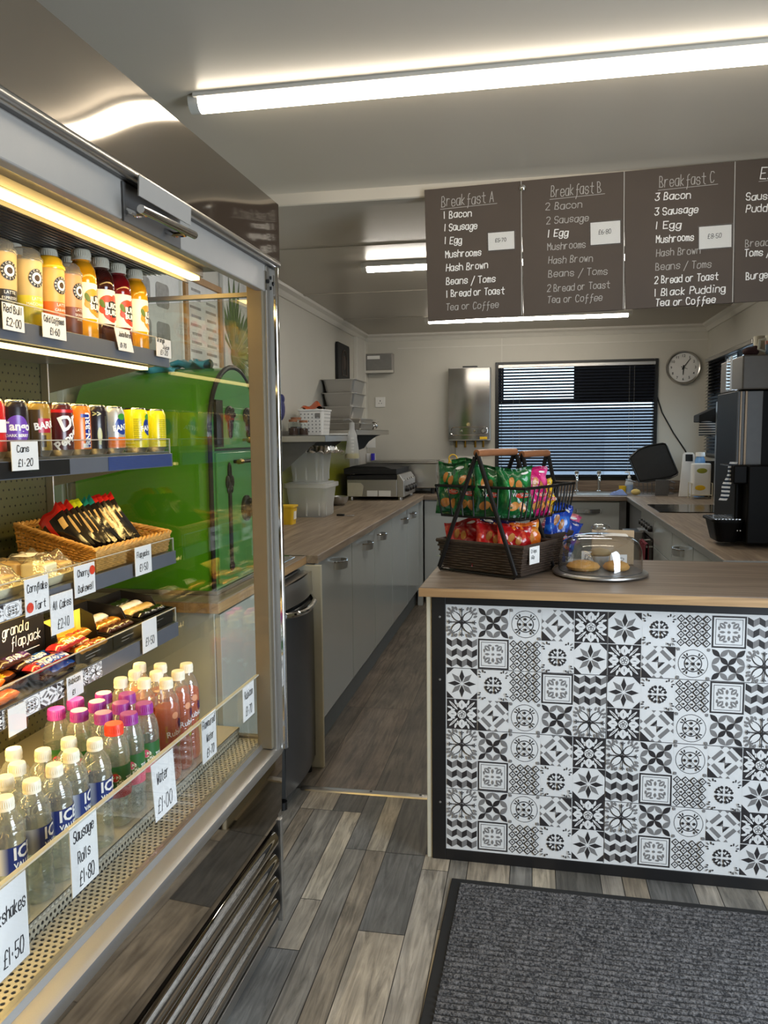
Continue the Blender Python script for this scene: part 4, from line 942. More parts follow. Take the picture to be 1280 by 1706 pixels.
# still water
wt=thing('water_bottle','first water bottle','water bottle',(0,0,0),FR,group='still water bottles in the bottom of the fridge')
WP=[(.020,.004),(.027,.0),(.0295,.006),(.0305,.016),(.0288,.024),(.0305,.032),(.0288,.040),(.0305,.048),(.0288,.056),(.0305,.070),(.0290,.080),(.0308,.092),(.0308,.142),(.0298,.147),(.0304,.155),(.0292,.167),(.0255,.179),(.0195,.189),(.0145,.195),(.0140,.200)]
MB().lathe(WP,26,cap0=False,cap1=False).build('body',M['pet'],wt,ang=60)
MB().lathe([(r*.955,z+.0015) for r,z in WP[:15]]+[(.0001,.1725)],20,cap0=True,cap1=False).build('water',M['water'],wt,ang=60)
cap(wt,.0150,.197,.021,M['capwhite'])
lb=MB(); lb.grid(lambda u,v:(.0313*math.cos(2*PI*u),.0313*math.sin(2*PI*u),.094+.046*v),36,1,0,cu=True)
rl=lambda z:.0318
wrap_text(lb,'ICE',.030,rl,.126,0,1,bold=.0008); wrap_text(lb,'VALLEY',.0125,rl,.106,0,1,bold=.0004); wrap_text(lb,'ICE',.030,rl,.126,180,1,bold=.0008); wrap_text(lb,'VALLEY',.0125,rl,.106,180,1,bold=.0004)
for k in range(6): wrap_patch(lb,.0316,55,95,.099+.006*k,.1006+.006*k,2)
m,t,N,L=nt('water_label'); p=N['Principled BSDF']; tc=N.new('ShaderNodeTexCoord'); sp=N.new('ShaderNodeSeparateXYZ'); L.new(tc.outputs['Object'],sp.inputs[0])
cr=N.new('ShaderNodeValToRGB'); cr.color_ramp.elements[0].color=s2l((190,196,206))+(1,); cr.color_ramp.elements[1].color=s2l((24,44,110))+(1,); cr.color_ramp.elements[0].position=.25; cr.color_ramp.elements[1].position=.62
ab=N.new('ShaderNodeMath'); ab.operation='ABSOLUTE'; L.new(sp.outputs[0],ab.inputs[0]); ml=N.new('ShaderNodeMath'); ml.operation='MULTIPLY'; ml.inputs[1].default_value=32; L.new(ab.outputs[0],ml.inputs[0]); L.new(ml.outputs[0],cr.inputs[0]); L.new(cr.outputs[0],p.inputs['Base Color']); p.inputs['Roughness'].default_value=.35
lb.build('label_band',[m,M['white'],M['blue']],wt,ang=60,fix=False)
wpos=[(-.144,-.887,'front row, nearest the camera'),(-.146,-.818,'front row, second from the camera'),(-.153,-.754,'front row, third from the camera'),(-.140,-.693,'front row, beside the red capped bottle'),
(-.201,-.883,'second row, nearest the camera'),(-.218,-.826,'second row, behind the front pair'),(-.211,-.759,'second row, in the middle'),(-.195,-.698,'second row, next to the purple caps'),(-.271,-.765,'third row, against the shelf shadow'),
(-.147,-.955,'front row, at the very edge of view'),(-.207,-.948,'second row, at the very edge of view')]
for i,(x,y,lab) in enumerate(wpos):
    lab='clear water bottle, white cap, blue label, '+lab
    rz=FR+R(random.Random(i).uniform(-14,22))
    if i==0: wt.location=FW(x,y,ZD); wt.rotation_euler=(0,0,rz); wt['label']=lab
    else: dup(wt,FW(x,y,ZD),rz,lab)
# flavoured water
def flav(lab,cm,bg_,tx):
    t=thing('flavoured_water_bottle',lab,'flavoured water bottle',(0,0,0),FR,group='flavoured water bottles in the bottom of the fridge')
    P=[(.020,.003),(.026,0),(.0295,.006),(.0300,.02),(.0285,.03),(.030,.04),(.0305,.14),(.0304,.155),(.0282,.172),(.0240,.185),(.0190,.193),(.0180,.198)]
    MB().lathe(P,26,cap0=False,cap1=False).build('body',M['pet'],t,ang=60)
    MB().lathe([(r*.955,z+.0015) for r,z in P[:9]]+[(.0001,.174)],20,cap1=False).build('water',M['water'],t,ang=60)
    cap(t,.0192,.196,.023,cm)
    b=MB(); rr=lambda z:.0312
    for a in (0,180):
        wrap_patch(b,.0309,a-78,a+60,.066,.134,0); wrap_patch(b,.0311,a-78,a+60,.066,.088,3)
        for k in range(4): wrap_ell(b,.0313,a-60+k*9,.116-.007*k,.010,.008,2 if k%2==0 else 4,12)
        wrap_ell(b,.0314,a-56,.111,.0085,.009,3,14); 
        wrap_text(b,'TOUCH',.0105,rr,.104,a+22,1,bold=.0004); wrap_text(b,'FRUIT',.0085,rr,.094,a+24,1,bold=.0003); wrap_text(b,'OF',.005,rr,.080,a+10,1)
    b.build('label_band',[bg_,M['white'],M['plantgreen'],tx,M['capwhite']],t,ang=60,fix=False); return t
LGR=mat('labelgreen',(46,104,52),.4); LPK=mat('labelpink',(226,90,120),.4)
fp1=flav('first',M['cappurple'],LGR,LPK)
ppos=[(-.150,-.543,'front row, next to the red cap'),(-.150,-.475,'front row, next to the orange drinks'),(-.208,-.549,'second row, in front of the tallest purple cap'),(-.204,-.482,'second row, beside the orange drinks'),(-.27,-.545,'third row, nearest the camera'),(-.264,-.483,'third row, in the middle'),(-.224,-.42,'third row, tucked beside the orange drinks'),(-.327,-.545,'back row, nearest the camera'),(-.323,-.478,'back row, in the middle'),(-.282,-.426,'back row, farthest along')]
for i,(x,y,lab) in enumerate(ppos):
    lab='purple capped flavoured water bottle, '+lab; rz=FR+R(random.Random(40+i).uniform(-15,10))
    if i==0: fp1.location=FW(x,y,ZD); fp1.rotation_euler=(0,0,rz); fp1['label']=lab
    else: dup(fp1,FW(x,y,ZD),rz,lab)
fr1=flav('only red capped flavoured water bottle, at the front among the purple caps',M['capred'],LGR,mat('labelred',(206,48,36),.4)); fr1.location=FW(-.149,-.606,ZD); fr1.rotation_euler=(0,0,FR-R(6))
# orange fruit drink
rb=thing('fruit_drink_bottle','first','fruit drink bottle',(0,0,0),FR,group='orange fruit drinks in the bottom of the fridge')
P=[(.020,.003),(.026,0),(.0295,.005),(.030,.02),(.0285,.05),(.0265,.078),(.0285,.105),(.030,.140),(.0300,.172),(.0282,.190),(.0235,.205),(.0170,.215),(.0140,.219),(.0135,.226)]
MB().lathe(P,26,cap0=False,cap1=False).build('body',M['pet'],rb,ang=60)
MB().lathe([(r*.955,z+.0015) for r,z in P[:9]]+[(.0268,.180),(.0001,.181)],22,cap1=False).build('drink',M['pinkdrink'],rb,ang=60)
cap(rb,.0158,.224,.022,M['capwhite'])
b=MB(); rf0=bottle_radius(P); rf=lambda z: rf0(z)+.0008
for a in (0,180):
    wrap_text(b,'Rubicon',.020,rf,.120,a,0,rot=8,bold=.0004); wrap_text(b,'SPRING',.008,rf,.104,a+8,1,rot=8)
    wrap_ell(b,rf,a-20,.162,.0085,.0085,2,18); wrap_ell(b,rf,a+12,.088,.012,.007,1,16,rot=10)
    wrap_text(b,'SPARKLING',.008,rf,.118,a-62,1,rot=90)
    for k in range(5): wrap_ell(b,rf,a+6+4*math.sin(k*2),.140+.006*math.cos(k*2.2),.0024,.009,3,8,rot=k*30-60)
b.build('label_print',[M['white'],mat('printlime',(170,160,40),.5),mat('printpink',(226,160,120),.5),mat('printdark',(70,40,80),.5)],rb,ang=60,fix=False)
rpos=[(-.144,-.379,'front row, nearest the purple caps'),(-.146,-.312,'front row, in the middle'),(-.154,-.249,'front row, last before the end glass'),(-.196,-.388,'second row, nearest the purple caps'),(-.197,-.327,'second row, in the middle'),(-.218,-.265,'second row, last before the end glass'),(-.255,-.393,'back row, nearest the purple caps'),(-.252,-.331,'back row, in the middle'),(-.273,-.270,'back row, last before the end glass')]
for i,(x,y,lab) in enumerate(rpos):
    lab='orange fruit drink bottle with white cap, '+lab; rz=FR+R(random.Random(80+i).uniform(-10,8))
    if i==0: rb.location=FW(x,y,ZD); rb.rotation_euler=(0,0,rz); rb['label']=lab
    else: dup(rb,FW(x,y,ZD),rz,lab)
# juice bottles on the top shelf
ZT=1.6455
def juice(lab,x,y,lc,face,rz,fruit=True):
    t=thing('juice_bottle',lab,'juice bottle',FW(x,y,ZT),FR+R(rz),group='juice bottles on the top fridge shelf')
    P=[(.024,0),(.030,.003),(.0325,.010),(.0325,.050),(.0312,.054),(.0312,.132),(.0325,.137),(.0325,.150),(.0295,.168),(.0225,.181),(.0185,.185),(.018,.190)]
    MB().lathe(P,30,cap1=False).build('body',lc,t,ang=50)
    cap(t,.0215,.188,.024,M['capwhite'])
    b=MB(); b.grid(lambda u,v:(.0326*math.cos(2*PI*u),.0326*math.sin(2*PI*u),.052+.082*v),40,1,0,cu=True); rr=lambda z:.0335
    for a in ((0,180) if face else ()):
        for k in range(11): wrap_ell(b,.0331+.00001*k,a-4+math.degrees(.024/.0331)*math.cos(k*.571),.091+.024*math.sin(k*.571),.013+.004*math.sin(k*5),.008+.003*math.cos(k*3),1,14,rot=math.degrees(k*.571)+70)
        wrap_ell(b,.0333,a+2,.088,.024,.020,2,22); wrap_text(b,'JUICE',.0185,rr,.0955,a+2,3,bold=.0007); wrap_text(b,'BURST',.0165,rr,.079,a+4,3,bold=.0006);
        wrap_ell(b,.0334,a-48,.100,.006,.011,4,12,rot=20)
    b.build('label_sleeve',[M['capwhite'],face or M['white'],M['black'],M['white'],M['plantgreen']],t,ang=60,fix=False); return t
JO=mat('juice_orange',(236,160,18),.15,coat=.6,var=.04); JD=mat('juice_dark',(58,20,16),.12,coat=.6); JR=mat('juice_red',(120,14,20),.12,coat=.6); FO_=mat('fruit_orange',(240,140,40),.4,var=.15); FRd=mat('fruit_red',(206,60,36),.4,var=.2)
juice('tall orange juice bottle with burst label, first of the four labelled juices',-.324,-.372,JO,FO_,8)
juice('nearly black juice bottle between the orange and red ones',-.330,-.283,JD,FRd,-8)
juice('dark red juice bottle with a white cap',-.325,-.213,JR,FRd,6)
juice('last orange juice bottle next to the orange juice price card',-.320,-.137,JO,FO_,22)
juice('yellow juice bottle with white cap behind the cold coffee cups',-.395,-.395,JO,None,0)
juice('juice bottle at the back behind the yellow coffee cup',-.44,-.46,JO,None,0)
juice('orange juice bottle deep behind the first burst bottle',-.40,-.31,JO,FO_,0)
def cup(lab,x,y,c1,c2,word,rz,lid):
    t=thing('coffee_cup',lab,'cold coffee cup',FW(x,y,ZT),FR+R(rz),group='cold coffee cups on the top fridge shelf')
    prf=[(.027,0),(.0285,.002),(.0300,.068),(.0325,.140)]; rr0=bottle_radius(prf); 
    b=MB(); b.lathe(prf[:3],30,m=0,cap1=False); b.lathe(prf[2:],30,m=1,cap0=False,cap1=False); b.build('cup_body',[c2,c1],t,ang=50)
    MB().lathe([(.0335,.138),(.0345,.142),(.0335,.146),(.030,.150),(.028,.160),(.022,.166),(.0001,.168)],30,cap0=False).build('dome_lid',lid,t,ang=50)
    q=MB(); rr=lambda z: rr0(z)+.0006
    for r_,m_ in ((.0185,0),(.0115,1),(.0065,0),(.005,2)): 
        rk=lambda z,e=.0003*(3-r_*100): rr0(z)+.0006+max(0,e)
        wrap_ell(q,rk,4,.104,r_,r_,m_,22)
    for k in range(14):
        a=2*PI*k/14; wrap_text(q,'MYCOFFEEARABICA'[k],.0062,lambda z: rr0(z)+.0014,.104+.0148*math.cos(a),4+math.degrees(.0148*math.sin(a)/.031),1,rot=-math.degrees(a))
    wrap_text(q,'LATTE',.009,rr,.062,4,1); wrap_text(q,word,.008,rr,.051,4,1); wrap_text(q,'smooth',.006,rr,.041,4,1)
    q.build('label_print',[M['black'],M['white'],M['choc']],t,ang=60,fix=False); return t
LIDC=glass('cuplid',(.95,.95,.92),refl=1,milk=.25)
cup('cold coffee cup with a grey lid, nearest the camera on the top shelf',-.318,-.668,M['beige'],mat('cupblack',(40,34,30),.4),'ESPRESSO',-22,LIDC)
cup('cold coffee cup with a yellow lower half, second from the near end',-.315,-.590,mat('cupsand',(188,168,122),.4),mat('cupyellow',(206,190,60),.4),'MACCHIATO',-18,LIDC)
cup('cold coffee cup with an orange lower half and yellow lid',-.315,-.512,mat('cupsand2',(200,160,90),.4),mat('cuporange',(222,104,36),.4),'CARAMEL',-10,mat('lidyellow',(240,190,40),.2,coat=.5))
cup('cold coffee cup with a brown lower half beside the first juice bottle',-.318,-.442,mat('cuppink',(196,140,96),.4),mat('cupbrown',(120,66,40),.4),'SKINNY',-6,LIDC)
# cans
ZC=1.3835
def can(lab,y,body,rz,prints,mats,x=-.318,top=None):
    t=thing('drink_can',lab,'drink can',FW(x,y,ZC),FR+R(rz),group='drink cans on the second fridge shelf')
    b=MB(); b.lathe([(.024,.004),(.026,.0),(.0285,.006),(.033,.013)],30,m=1,cap1=False); b.lathe([(.033,.013),(.033,.100),(.031,.106),(.0285,.111)],30,m=0,cap0=False,cap1=False); b.build('can_body',[body,M['steel']],t,ang=50)
    MB().lathe([(.0285,.111),(.0280,.1145),(.0268,.1155),(.0258,.112),(.0001,.112)],30,cap0=False).build('can_rim',M['chrome'],t,ang=50)
    q=MB(); rr=lambda z:.0338
    for p in prints:
        if p[0]=='t': wrap_text(q,p[1],p[2],rr,p[3],p[4],p[5],rot=p[6] if len(p)>6 else 0,bold=p[2]*.035)
        elif p[0]=='e': wrap_ell(q,.0333+.0002*(p[6] if len(p)>6 else 0),p[1],p[2],p[3],p[4],p[5],24)
        elif p[0]=='r': wrap_patch(q,.0333+.0001*(p[6] if len(p)>6 else 0),p[1],p[2],p[3],p[4],p[5])
    if q.v: q.build('can_print',mats,t,ang=60,fix=False)
    return t
mt=lambda n,c,**k: mat(n,c,.25,**k)
W_=M['white']; CB=mt('canblack',(30,22,28),coat=.4)
can('red and white can at the near edge of the can shelf',-.728,mt('canred2',(190,30,30),coat=.4),0,[('r',-60,60,.05,.075,0)],[W_])
can('dark can with a purple berry and white lettering',-.657,CB,-36,[('e',4,.055,.026,.030,0),('t','Tango',.024,.062,2,1),('t','DARK BERRY',.008,.044,2,1)],[mt('canpurple',(110,70,170)),W_])
can('gold topped dark can with a slanted red badge',-.583,mt('cangold',(150,118,46),coat=.4),-24,[('r',-70,-10,.0,.098,2),('r',-18,34,.050,.080,0,2),('t','BARR',.020,.065,8,1,8),('r',-8,10,.02,.045,2)],[mt('badge',(170,36,54)),W_,mt('canbrown',(70,52,26))])
can('dark maroon can with big tilted white letters and red top',-.502,mt('canmaroon',(74,18,22),coat=.4),-18,[('r',-180,180,.094,.101,0),('t','Dr',.044,.074,8,1,22),('t','Pepper',.026,.040,4,1,38)],[mt('canred',(196,36,34)),W_])
can('orange and blue can with upright lettering',-.433,mt('canorange',(232,122,30),coat=.4),-14,[('r',-6,24,.018,.092,0),('t','IRN-BRU',.021,.056,9,1,90),('r',-18,6,.016,.026,1),('r',-24,-2,.085,.093,0)],[mt('canblue',(30,50,140)),W_])
can('black can with a pale bottle picture',-.360,CB,-30,[('e',-4,.045,.006,.018,0),('r',-9,1,.022,.048,0),('r',22,30,.03,.09,1),('t','>>',.018,.094,-14,0)],[mt('canpale',(170,170,110)),M['chrome']])
can('silver and orange can with a blue badge',-.283,mt('cansilver',(190,190,186),coat=.4,metal=.4),-4,[('r',-180,180,.014,.040,0),('e',0,.068,.022,.022,1),('e',-4,.090,.012,.008,2,1),('t','FANTA',.019,.064,2,3,8)],[mt('canor2',(236,122,30)),mt('canblue2',(36,60,140)),mt('cangreen',(60,140,50)),W_])
YC=mt('canyellow',(230,214,20),coat=.4)
can('yellow can with a blue badge, second from the end of the can shelf',-.165,YC,12,[('e',0,.068,.020,.024,1),('e',-4,.092,.012,.008,2,1),('t','FANTA',.019,.064,2,3,8)]+[('r',-80,-42,.030+.005*k,.0318+.005*k,0) for k in range(12)],[mt('canolive',(150,140,20)),mt('canblue3',(40,60,130)),mt('cangreen2',(80,150,50)),W_])
can('yellow can with small print, last on the can shelf',-.058,YC,70,[('e',0,.068,.020,.024,1)]+[('r',-110,-60,.030+.005*k,.0318+.005*k,0) for k in range(12)],[mt('canolive2',(150,140,20)),mt('canblue4',(40,60,130))],x=-.322)
can('yellow can standing just behind the pair of yellow cans',-.21,YC,40,[],[],x=-.385)
# ---------------------------------------------------------------- wicker basket of wrapped flapjacks
ZB=1.1035
wk=thing('wicker_basket','sloping honey coloured wicker basket holding wrapped flapjacks','wicker basket',FW(-.29,-.235,ZB),FR)
Cn=[(0,-.185),(0,.185),(-.27,.175),(-.27,-.105)]; Hn=[.050,.050,.098,.098]
def perim(t,out=0):
    t%=4; i=int(t); e=t-i; a,b=Cn[i],Cn[(i+1)%4]; cx_,cy_=-.135,.03
    x,y=a[0]+(b[0]-a[0])*e,a[1]+(b[1]-a[1])*e; h=Hn[i]+(Hn[(i+1)%4]-Hn[i])*e
    d=Vector((x-cx_,y-cy_)).normalized()*out; return x+d.x,y+d.y,h
wb=MB(); nl=9
for i in range(nl):
    pts=[]
    for j in range(120):
        x,y,h=perim(j/30,(.0022 if (j+i)%2 else -.0022)-.010*(1-i/nl)); pts.append((x,y,.005+(h-.010)*i/(nl-1)))
    wb.tube(pts,.0034,5,closed=True)
wb.build('woven_wall',M['wicker'],wk)
st_=MB()
for j in range(60):
    x,y,h=perim(j/15,0); x0,y0,_=perim(j/15,-.010); st_.tube([(x0,y0,.002),(x,y,h)],.0026,5)
st_.build('stakes',M['wicker'],wk)
rm=MB()
for ph in (0,2.1,4.2):
    pts=[]
    for j in range(160):
        x,y,h=perim(j/40,.0045*math.cos(j*.9+ph)); pts.append((x,y,h+.004+.0045*math.sin(j*.9+ph)))
    rm.tube(pts,.0042,5,closed=True)
rm.build('braided_rim',M['wicker'],wk)
fl_=MB(); fl_.add([(x*.96-.005,y*.95,.003) for x,y in Cn]+[(x*.96-.005,y*.95,.0) for x,y in Cn],[(0,1,2,3),(4,7,6,5)]); fl_.build('base',M['wicker'],wk,ang=0)
WB=mat('wrapblack',(26,22,20),.16,coat=.8,bump=.6,bscale=35); OAT=mat('oat',(206,170,104),.3,coat=.6,bump=.5,bscale=60,var=.12)
def flapjack(lab,y,topm,lean,x=-.355,yaw=0,sd=0):
    rng=random.Random(sd); b=MB(); wd,ht,th_=.072,.165,.020; ph=rng.uniform(0,6)
    nu,nv=10,20
    def surf(u,v,s):
        e=max(0,1-(2*u-1)**4)*max(0,math.sin(PI*min(1,max(0,(v-.06)/.86))))**.4
        return ((u-.5)*wd*(1-.06*math.sin(PI*v)), s*th_/2*e+.004*math.sin(7*v+ph+3*u), v*ht+.004*math.sin(9*u+ph)*(v>.9))
    for s in (-1,1):
        k=len(b.f); b.grid(lambda u,v:surf(u,v,s),nu,nv,0)
        for q in range(k,len(b.f)):
            i,j=(q-k)//nv,(q-k)%nv; v=j/nv; u=i/nu
            if v>.80: b.m[q]=2
            elif .44+.10*math.sin(u*4+ph)<v<.74 and .60<u<.9: b.m[q]=1
            if .45<v<=.86 and .15<u<.36 and sd%3!=1: b.m[q]=2
    b.xf(Matrix.Rotation(R(lean),4,'Y'))
    o=b.build('flapjack',[WB,OAT,topm],None,ang=60,fix=False); o.location=FW(x,y,ZB+.020); o.rotation_euler=(R(-8),0,FR+R(yaw))
    return tag(o,lab,'wrapped flapjack','wrapped flapjacks in the wicker basket')
TR=mat('wrapred',(196,34,28),.3,coat=.5); TLm=mat('wraplime',(208,222,40),.3,coat=.5); TT=mat('wrapteal',(24,128,120),.3,coat=.5)
nm=['first','second','third','fourth','fifth','sixth','seventh','eighth','ninth','tenth','eleventh']
fj=[(TR,'red'),(TR,'red'),(TR,'red'),(TLm,'lime'),(TLm,'lime'),(TT,'teal'),(TT,'teal'),(TR,'red'),(TR,'red'),(TR,'red'),(TR,'red')]
for i,(tm,cn) in enumerate(fj):
    flapjack('flapjack in a %s topped black wrapper, %s from the near end of the basket'%(cn,nm[i]),-.345+.0225*i,tm,-46+1.0*i,x=-.365,yaw=-4+i,sd=i)
# ---------------------------------------------------------------- tarts in film wrapped trays
CREAM=mat('creamtray',(232,222,186),.4); ICING=mat('icing',(238,226,180),.35,var=.05,coat=.3,bump=.3,bscale=40); PASTRY=mat('pastry',(214,178,110),.6,var=.12)
def tart_pack(lab,x,y,rz,n,sd):
    t=thing('tart_pack',lab,'pack of tarts',FW(x,y,ZB),FR+R(rz),group='film wrapped tart trays')
    b=MB(); b.rbox(-.075,.075,-.085,.085,0,.022,.015,taper=.012); 
    b.build('tray',CREAM,t,bevel=.002); rng=random.Random(sd)
    for i in range(n):
        for j in (0,1):
            c=MB(); yy=-.062+.125*(i+.5)/n; xx=-.034+.068*j
            c.rbox(xx-.030,xx+.030,yy-.026,yy+.026,.020,.042+rng.uniform(0,.008),.008); c.build('tart',[ICING if (i+j)%2 else PASTRY],t,bevel=.004)
    f=MB(); ph=sd
    f.grid(lambda u,v:(-.079+.158*u,-.089+.178*v,.0235+(.036+.005*math.sin(17*u+ph)+.005*math.sin(23*v+2*ph)+.004*math.sin(31*(u+v)))*min(1,4.5*min(u,1-u,v,1-v))),24,24); f.build('film',M['wrap'],t,ang=60)
    lb=MB(); lb.box(-.03,.012,-.03,.03,.062,.0625); lb.build('sticker',M['card'],t,ang=0)
    return t
tart_pack('film wrapped tray of pale tarts behind the Cornflake Tart card',-.375,-.735,0,2,1)
tart_pack('film wrapped tray of pale tarts beside the wicker basket',-.368,-.545,4,2,2)
tart_pack('film wrapped tray of pale tarts stacked at the back of the shelf',-.545,-.60,-6,2,3)
# ---------------------------------------------------------------- cartons and chocolate bars
Z4=.9025
CBLK=mat('carton_black',(24,21,19),.35,var=.1); CYEL=mat('carton_yellow',(240,206,70),.5,var=.03)
t=thing('snack_carton','black granola flapjack carton with white lettering standing behind the chocolate bars','carton',FW(-.365,-.63,Z4),FR)
MB().box(-.10,0,-.115,.112,0,.138).build('box',CBLK,t,bevel=.002)
q=MB(); U=Vector((0,1,0)); V=Vector((0,0,1))
hand(q,'granola',(.0008,-.030,.104),U,V,.085,.022,.0022); hand(q,'flapjack',(.0008,-.004,.076),U,V,.100,.022,.0022)
q.box(.0003,.0009,-.03,.09,.058,.0595).box(.0003,.0009,-.03,.03,.047,.049).box(.0003,.0009,-.03,.01,.034,.0352); q.build('lettering',M['white'],t,ang=0,fix=False)
def carton(lab,y0,y1,inner,back,front,sd,dp=.16):
    t=thing('snack_carton',lab,'carton',FW(-.292,(y0+y1)/2,Z4),FR,group='open cartons on the chocolate shelf'); w_=(y1-y0)/2; b5=min(.05,dp*.45)
    b=MB(); b.box(-dp,0,-w_,w_,0,.002).box(-.002,0,-w_,w_,0,front)
    for s in (-1,1): b.prism([(-dp,0),(0,0),(0,front),(-b5,front+.004),(-b5*1.3,back*.85),(-dp,back)],'y',s*w_-.0012,s*w_+.0012)
    b.box(-dp-.001,-dp+.001,-w_,w_,0,back); b.build('tray',CBLK,t,ang=0)
    i=MB(); i.box(-dp+.0012,-dp+.002,-w_+.002,w_-.002,.004,back-.002); i.build('back_lining',inner,t,ang=0)
    q=MB(); q.box(.0003,.0008,-w_*.5,w_*.3,front*.5,front*.5+.0012).box(.0003,.0008,-w_*.5,0,front*.3,front*.3+.001); q.build('front_print',M['chalkdim'],t,ang=0)
    return t
carton('open black carton with a yellow back behind the caramel bars',-.515,-.362,CYEL,.105,.036,1,.085)
carton('open black carton of brown wrapped bars, second from the far end',-.355,-.212,CBLK,.088,.04,2)
carton('open black carton at the far end of the chocolate shelf',-.206,-.045,CBLK,.085,.042,3)
SKW=M['white']
def bar_(lab,x,y,z,rz,m0,m1,text,tm,L_=.118,wd=.036,ht=.019,rx=0,sd=0,grp='chocolate bars on the fourth fridge shelf',tsize=.018):
    b=MB(); nv,nu=14,22
    def surf(u,ph,off=0):
        e=min(1,(min(u,1-u)/.09))**.6 if .0<u<1 else 0
        e=max(e,.0); rz_=ht/2*e+.0012+off; ry=wd/2*(.86+.14*e)+off
        return ((u-.5)*L_,-ry*math.cos(ph),ht/2+rz_*math.sin(ph)+.0008*math.sin(26*u+sd)*e)
    k=len(b.f); b.grid(lambda u,v:surf(u,2*PI*v),nu,nv,0,cv=True)
    for q in range(len(b.f)):
        i=q//nv
        if m1 is not None and (i<6 or (q%nv) in (0,13,12)): b.m[q]=1
    if text:
        vs_,fs=glyphs(text,tsize,.005,.0006); b.add([surf(.5+px/L_,R(52)+py/(wd*.42),.0009) for px,py in vs_],fs,2)
    o=b.build('chocolate_bar',[m0,m1 or m0,tm],None,ang=60,fix=False); o.location=FW(x,y,z); o.rotation_euler=(R(rx),0,FR+PI/2+R(rz)); return tag(o,lab,'chocolate bar',grp)
BO=mat('bar_orange',(236,112,24),.25,coat=.5,bump=.4,bscale=50); BB=mat('bar_brown',(66,34,22),.25,coat=.5,bump=.4,bscale=50); BBL=mat('bar_blue',(28,84,180),.25,coat=.5,bump=.3,bscale=50); BR_=mat('bar_red',(176,30,34),.25,coat=.5); BG_=mat('bar_gold',(206,140,50),.2,coat=.6,metal=.5,bump=.5,bscale=50); BW=mat('bar_white',(236,230,222),.3,coat=.4); BP=mat('bar_purple',(70,36,110),.25,coat=.5); BOLV=mat('bar_olive',(96,92,34),.25,coat=.5)
bar_('bright orange wrapped bar lying at the near end of the chocolate shelf',-.302,-.775,Z4,4,BO,BO,'',BW,L_=.13,sd=1)
bar_('white and orange wrapped bar behind the bright orange one',-.335,-.80,Z4+.004,6,BW,BO,'',BW,L_=.13,sd=2)
bar_('orange bar resting on top of the other orange wrapped bars',-.33,-.765,Z4+.020,14,BO,BO,'',BW,L_=.125,sd=9)
bar_('brown and orange wrapped bar with jagged lettering',-.352,-.715,Z4+.018,2,BO,BB,'REESE',mat('ink_yel',(240,200,40),.4),L_=.12,sd=3)
bar_('dark brown bar under the jagged lettered one',-.34,-.69,Z4,0,BB,BB,'',BW,sd=4)
bar_('olive wrapped bar at the back near the granola carton',-.357,-.80,Z4+.035,3,BOLV,BOLV,'',BW,sd=5)
bar_('brown and blue wrapped nut bar with white lettering on top of the pile',-.312,-.592,Z4+.026,2,BW,BR_,'SNICKERS',BBL,L_=.135,rx=4,sd=6,tsize=.021)
bar_('blue wrapped bar lying under the lettered nut bar',-.306,-.575,Z4+.004,3,BBL,BB,'',BW,L_=.14,sd=7)
bar_('blue edged wrapped nut bar behind the top one',-.345,-.600,Z4+.030,0,BBL,BB,'SNICKERS',BW,L_=.125,sd=8,tsize=.016)
bar_('purple wrapped bar leaning behind the nut bars',-.352,-.655,Z4+.045,0,BP,BB,'STAR',BW,L_=.1,sd=10)
for k,(x,y,z,rz,lab) in enumerate([(-.308,-.440,.022,0,'gold caramel bar lying at the front of the yellow backed carton'),(-.340,-.455,.024,6,'gold caramel bar in the middle of the yellow backed carton'),(-.350,-.445,.044,-3,'gold caramel bar higher up at the back of the yellow backed carton'),(-.325,-.500,.043,4,'gold caramel bar on top, poking out over the near side of its carton'),(-.325,-.435,.004,0,'gold caramel bar at the bottom of the yellow backed carton')]):
    bar_(lab,x,y,Z4+z,rz,BG_,BR_ if k%2 else BG_,'TWIX',BR_ if k%2==0 else BW,L_=.125,sd=20+k,grp='caramel bars in the yellow backed carton')
for k in range(3): bar_('brown wrapped bar lying in its black carton, %s from the front'%('first','second','third')[k],-.325-.036*k,-.285+.004*k,Z4+.030+.006*k,4*k-3,[BB,BG_,BW][k],None,'',BW,L_=.115,sd=30+k,grp='brown bars in the black carton')
for k in range(4): bar_('clear and black wrapped bar standing in the farthest carton, %s from the front'%('first','second','third','last')[k],-.322-.032*k,-.125,Z4+.034+.005*k,3*k-4,[WB,OAT,BW,WB][k],None,'',BW,L_=.13,sd=40+k,grp='bars in the farthest carton')

# ================================================================ LEFT SIDE OF THE KITCHEN
ZW=.92
# base run behind the fridge
t=thing('worktop_run','long wood effect worktop along the left kitchen wall','worktop',(0,0,0))
MB().box(-1.518,-.938,2.253,3.215,.882,.918).build('near_worktop',M['worktopY'],t,bevel=.003)
MB().box(-.9395,-.9365,2.253,3.215,.884,.914).box(-1.518,-.938,2.2515,2.2545,.884,.914).build('near_edging',M['worktopedgeY'],t,ang=0)
MB().box(-1.518,-.888,3.216,7.195,.884,.92).build('far_worktop',M['worktopY'],t,bevel=.003)
MB().box(-.889,-.8865,3.216,6.56,.886,.917).build('far_edging',M['worktopY'],t,ang=0)
MB().box(-1.2,-.94,3.208,3.218,.9195,.9205).build('joint_strip',M['steel'],t,ang=0)
base=thing('base_cabinet','pale cabinet under the green oven seen through the fridge end glass','base cabinet',(0,0,0))
MB().box(-1.51,-.962,2.275,2.745,.0,.881).build('carcass',M['kgrey'],base,bevel=.002)
MB().box(-.961,-.943,2.28,2.74,.12,.875).build('door',M['kgrey'],base,bevel=.002)
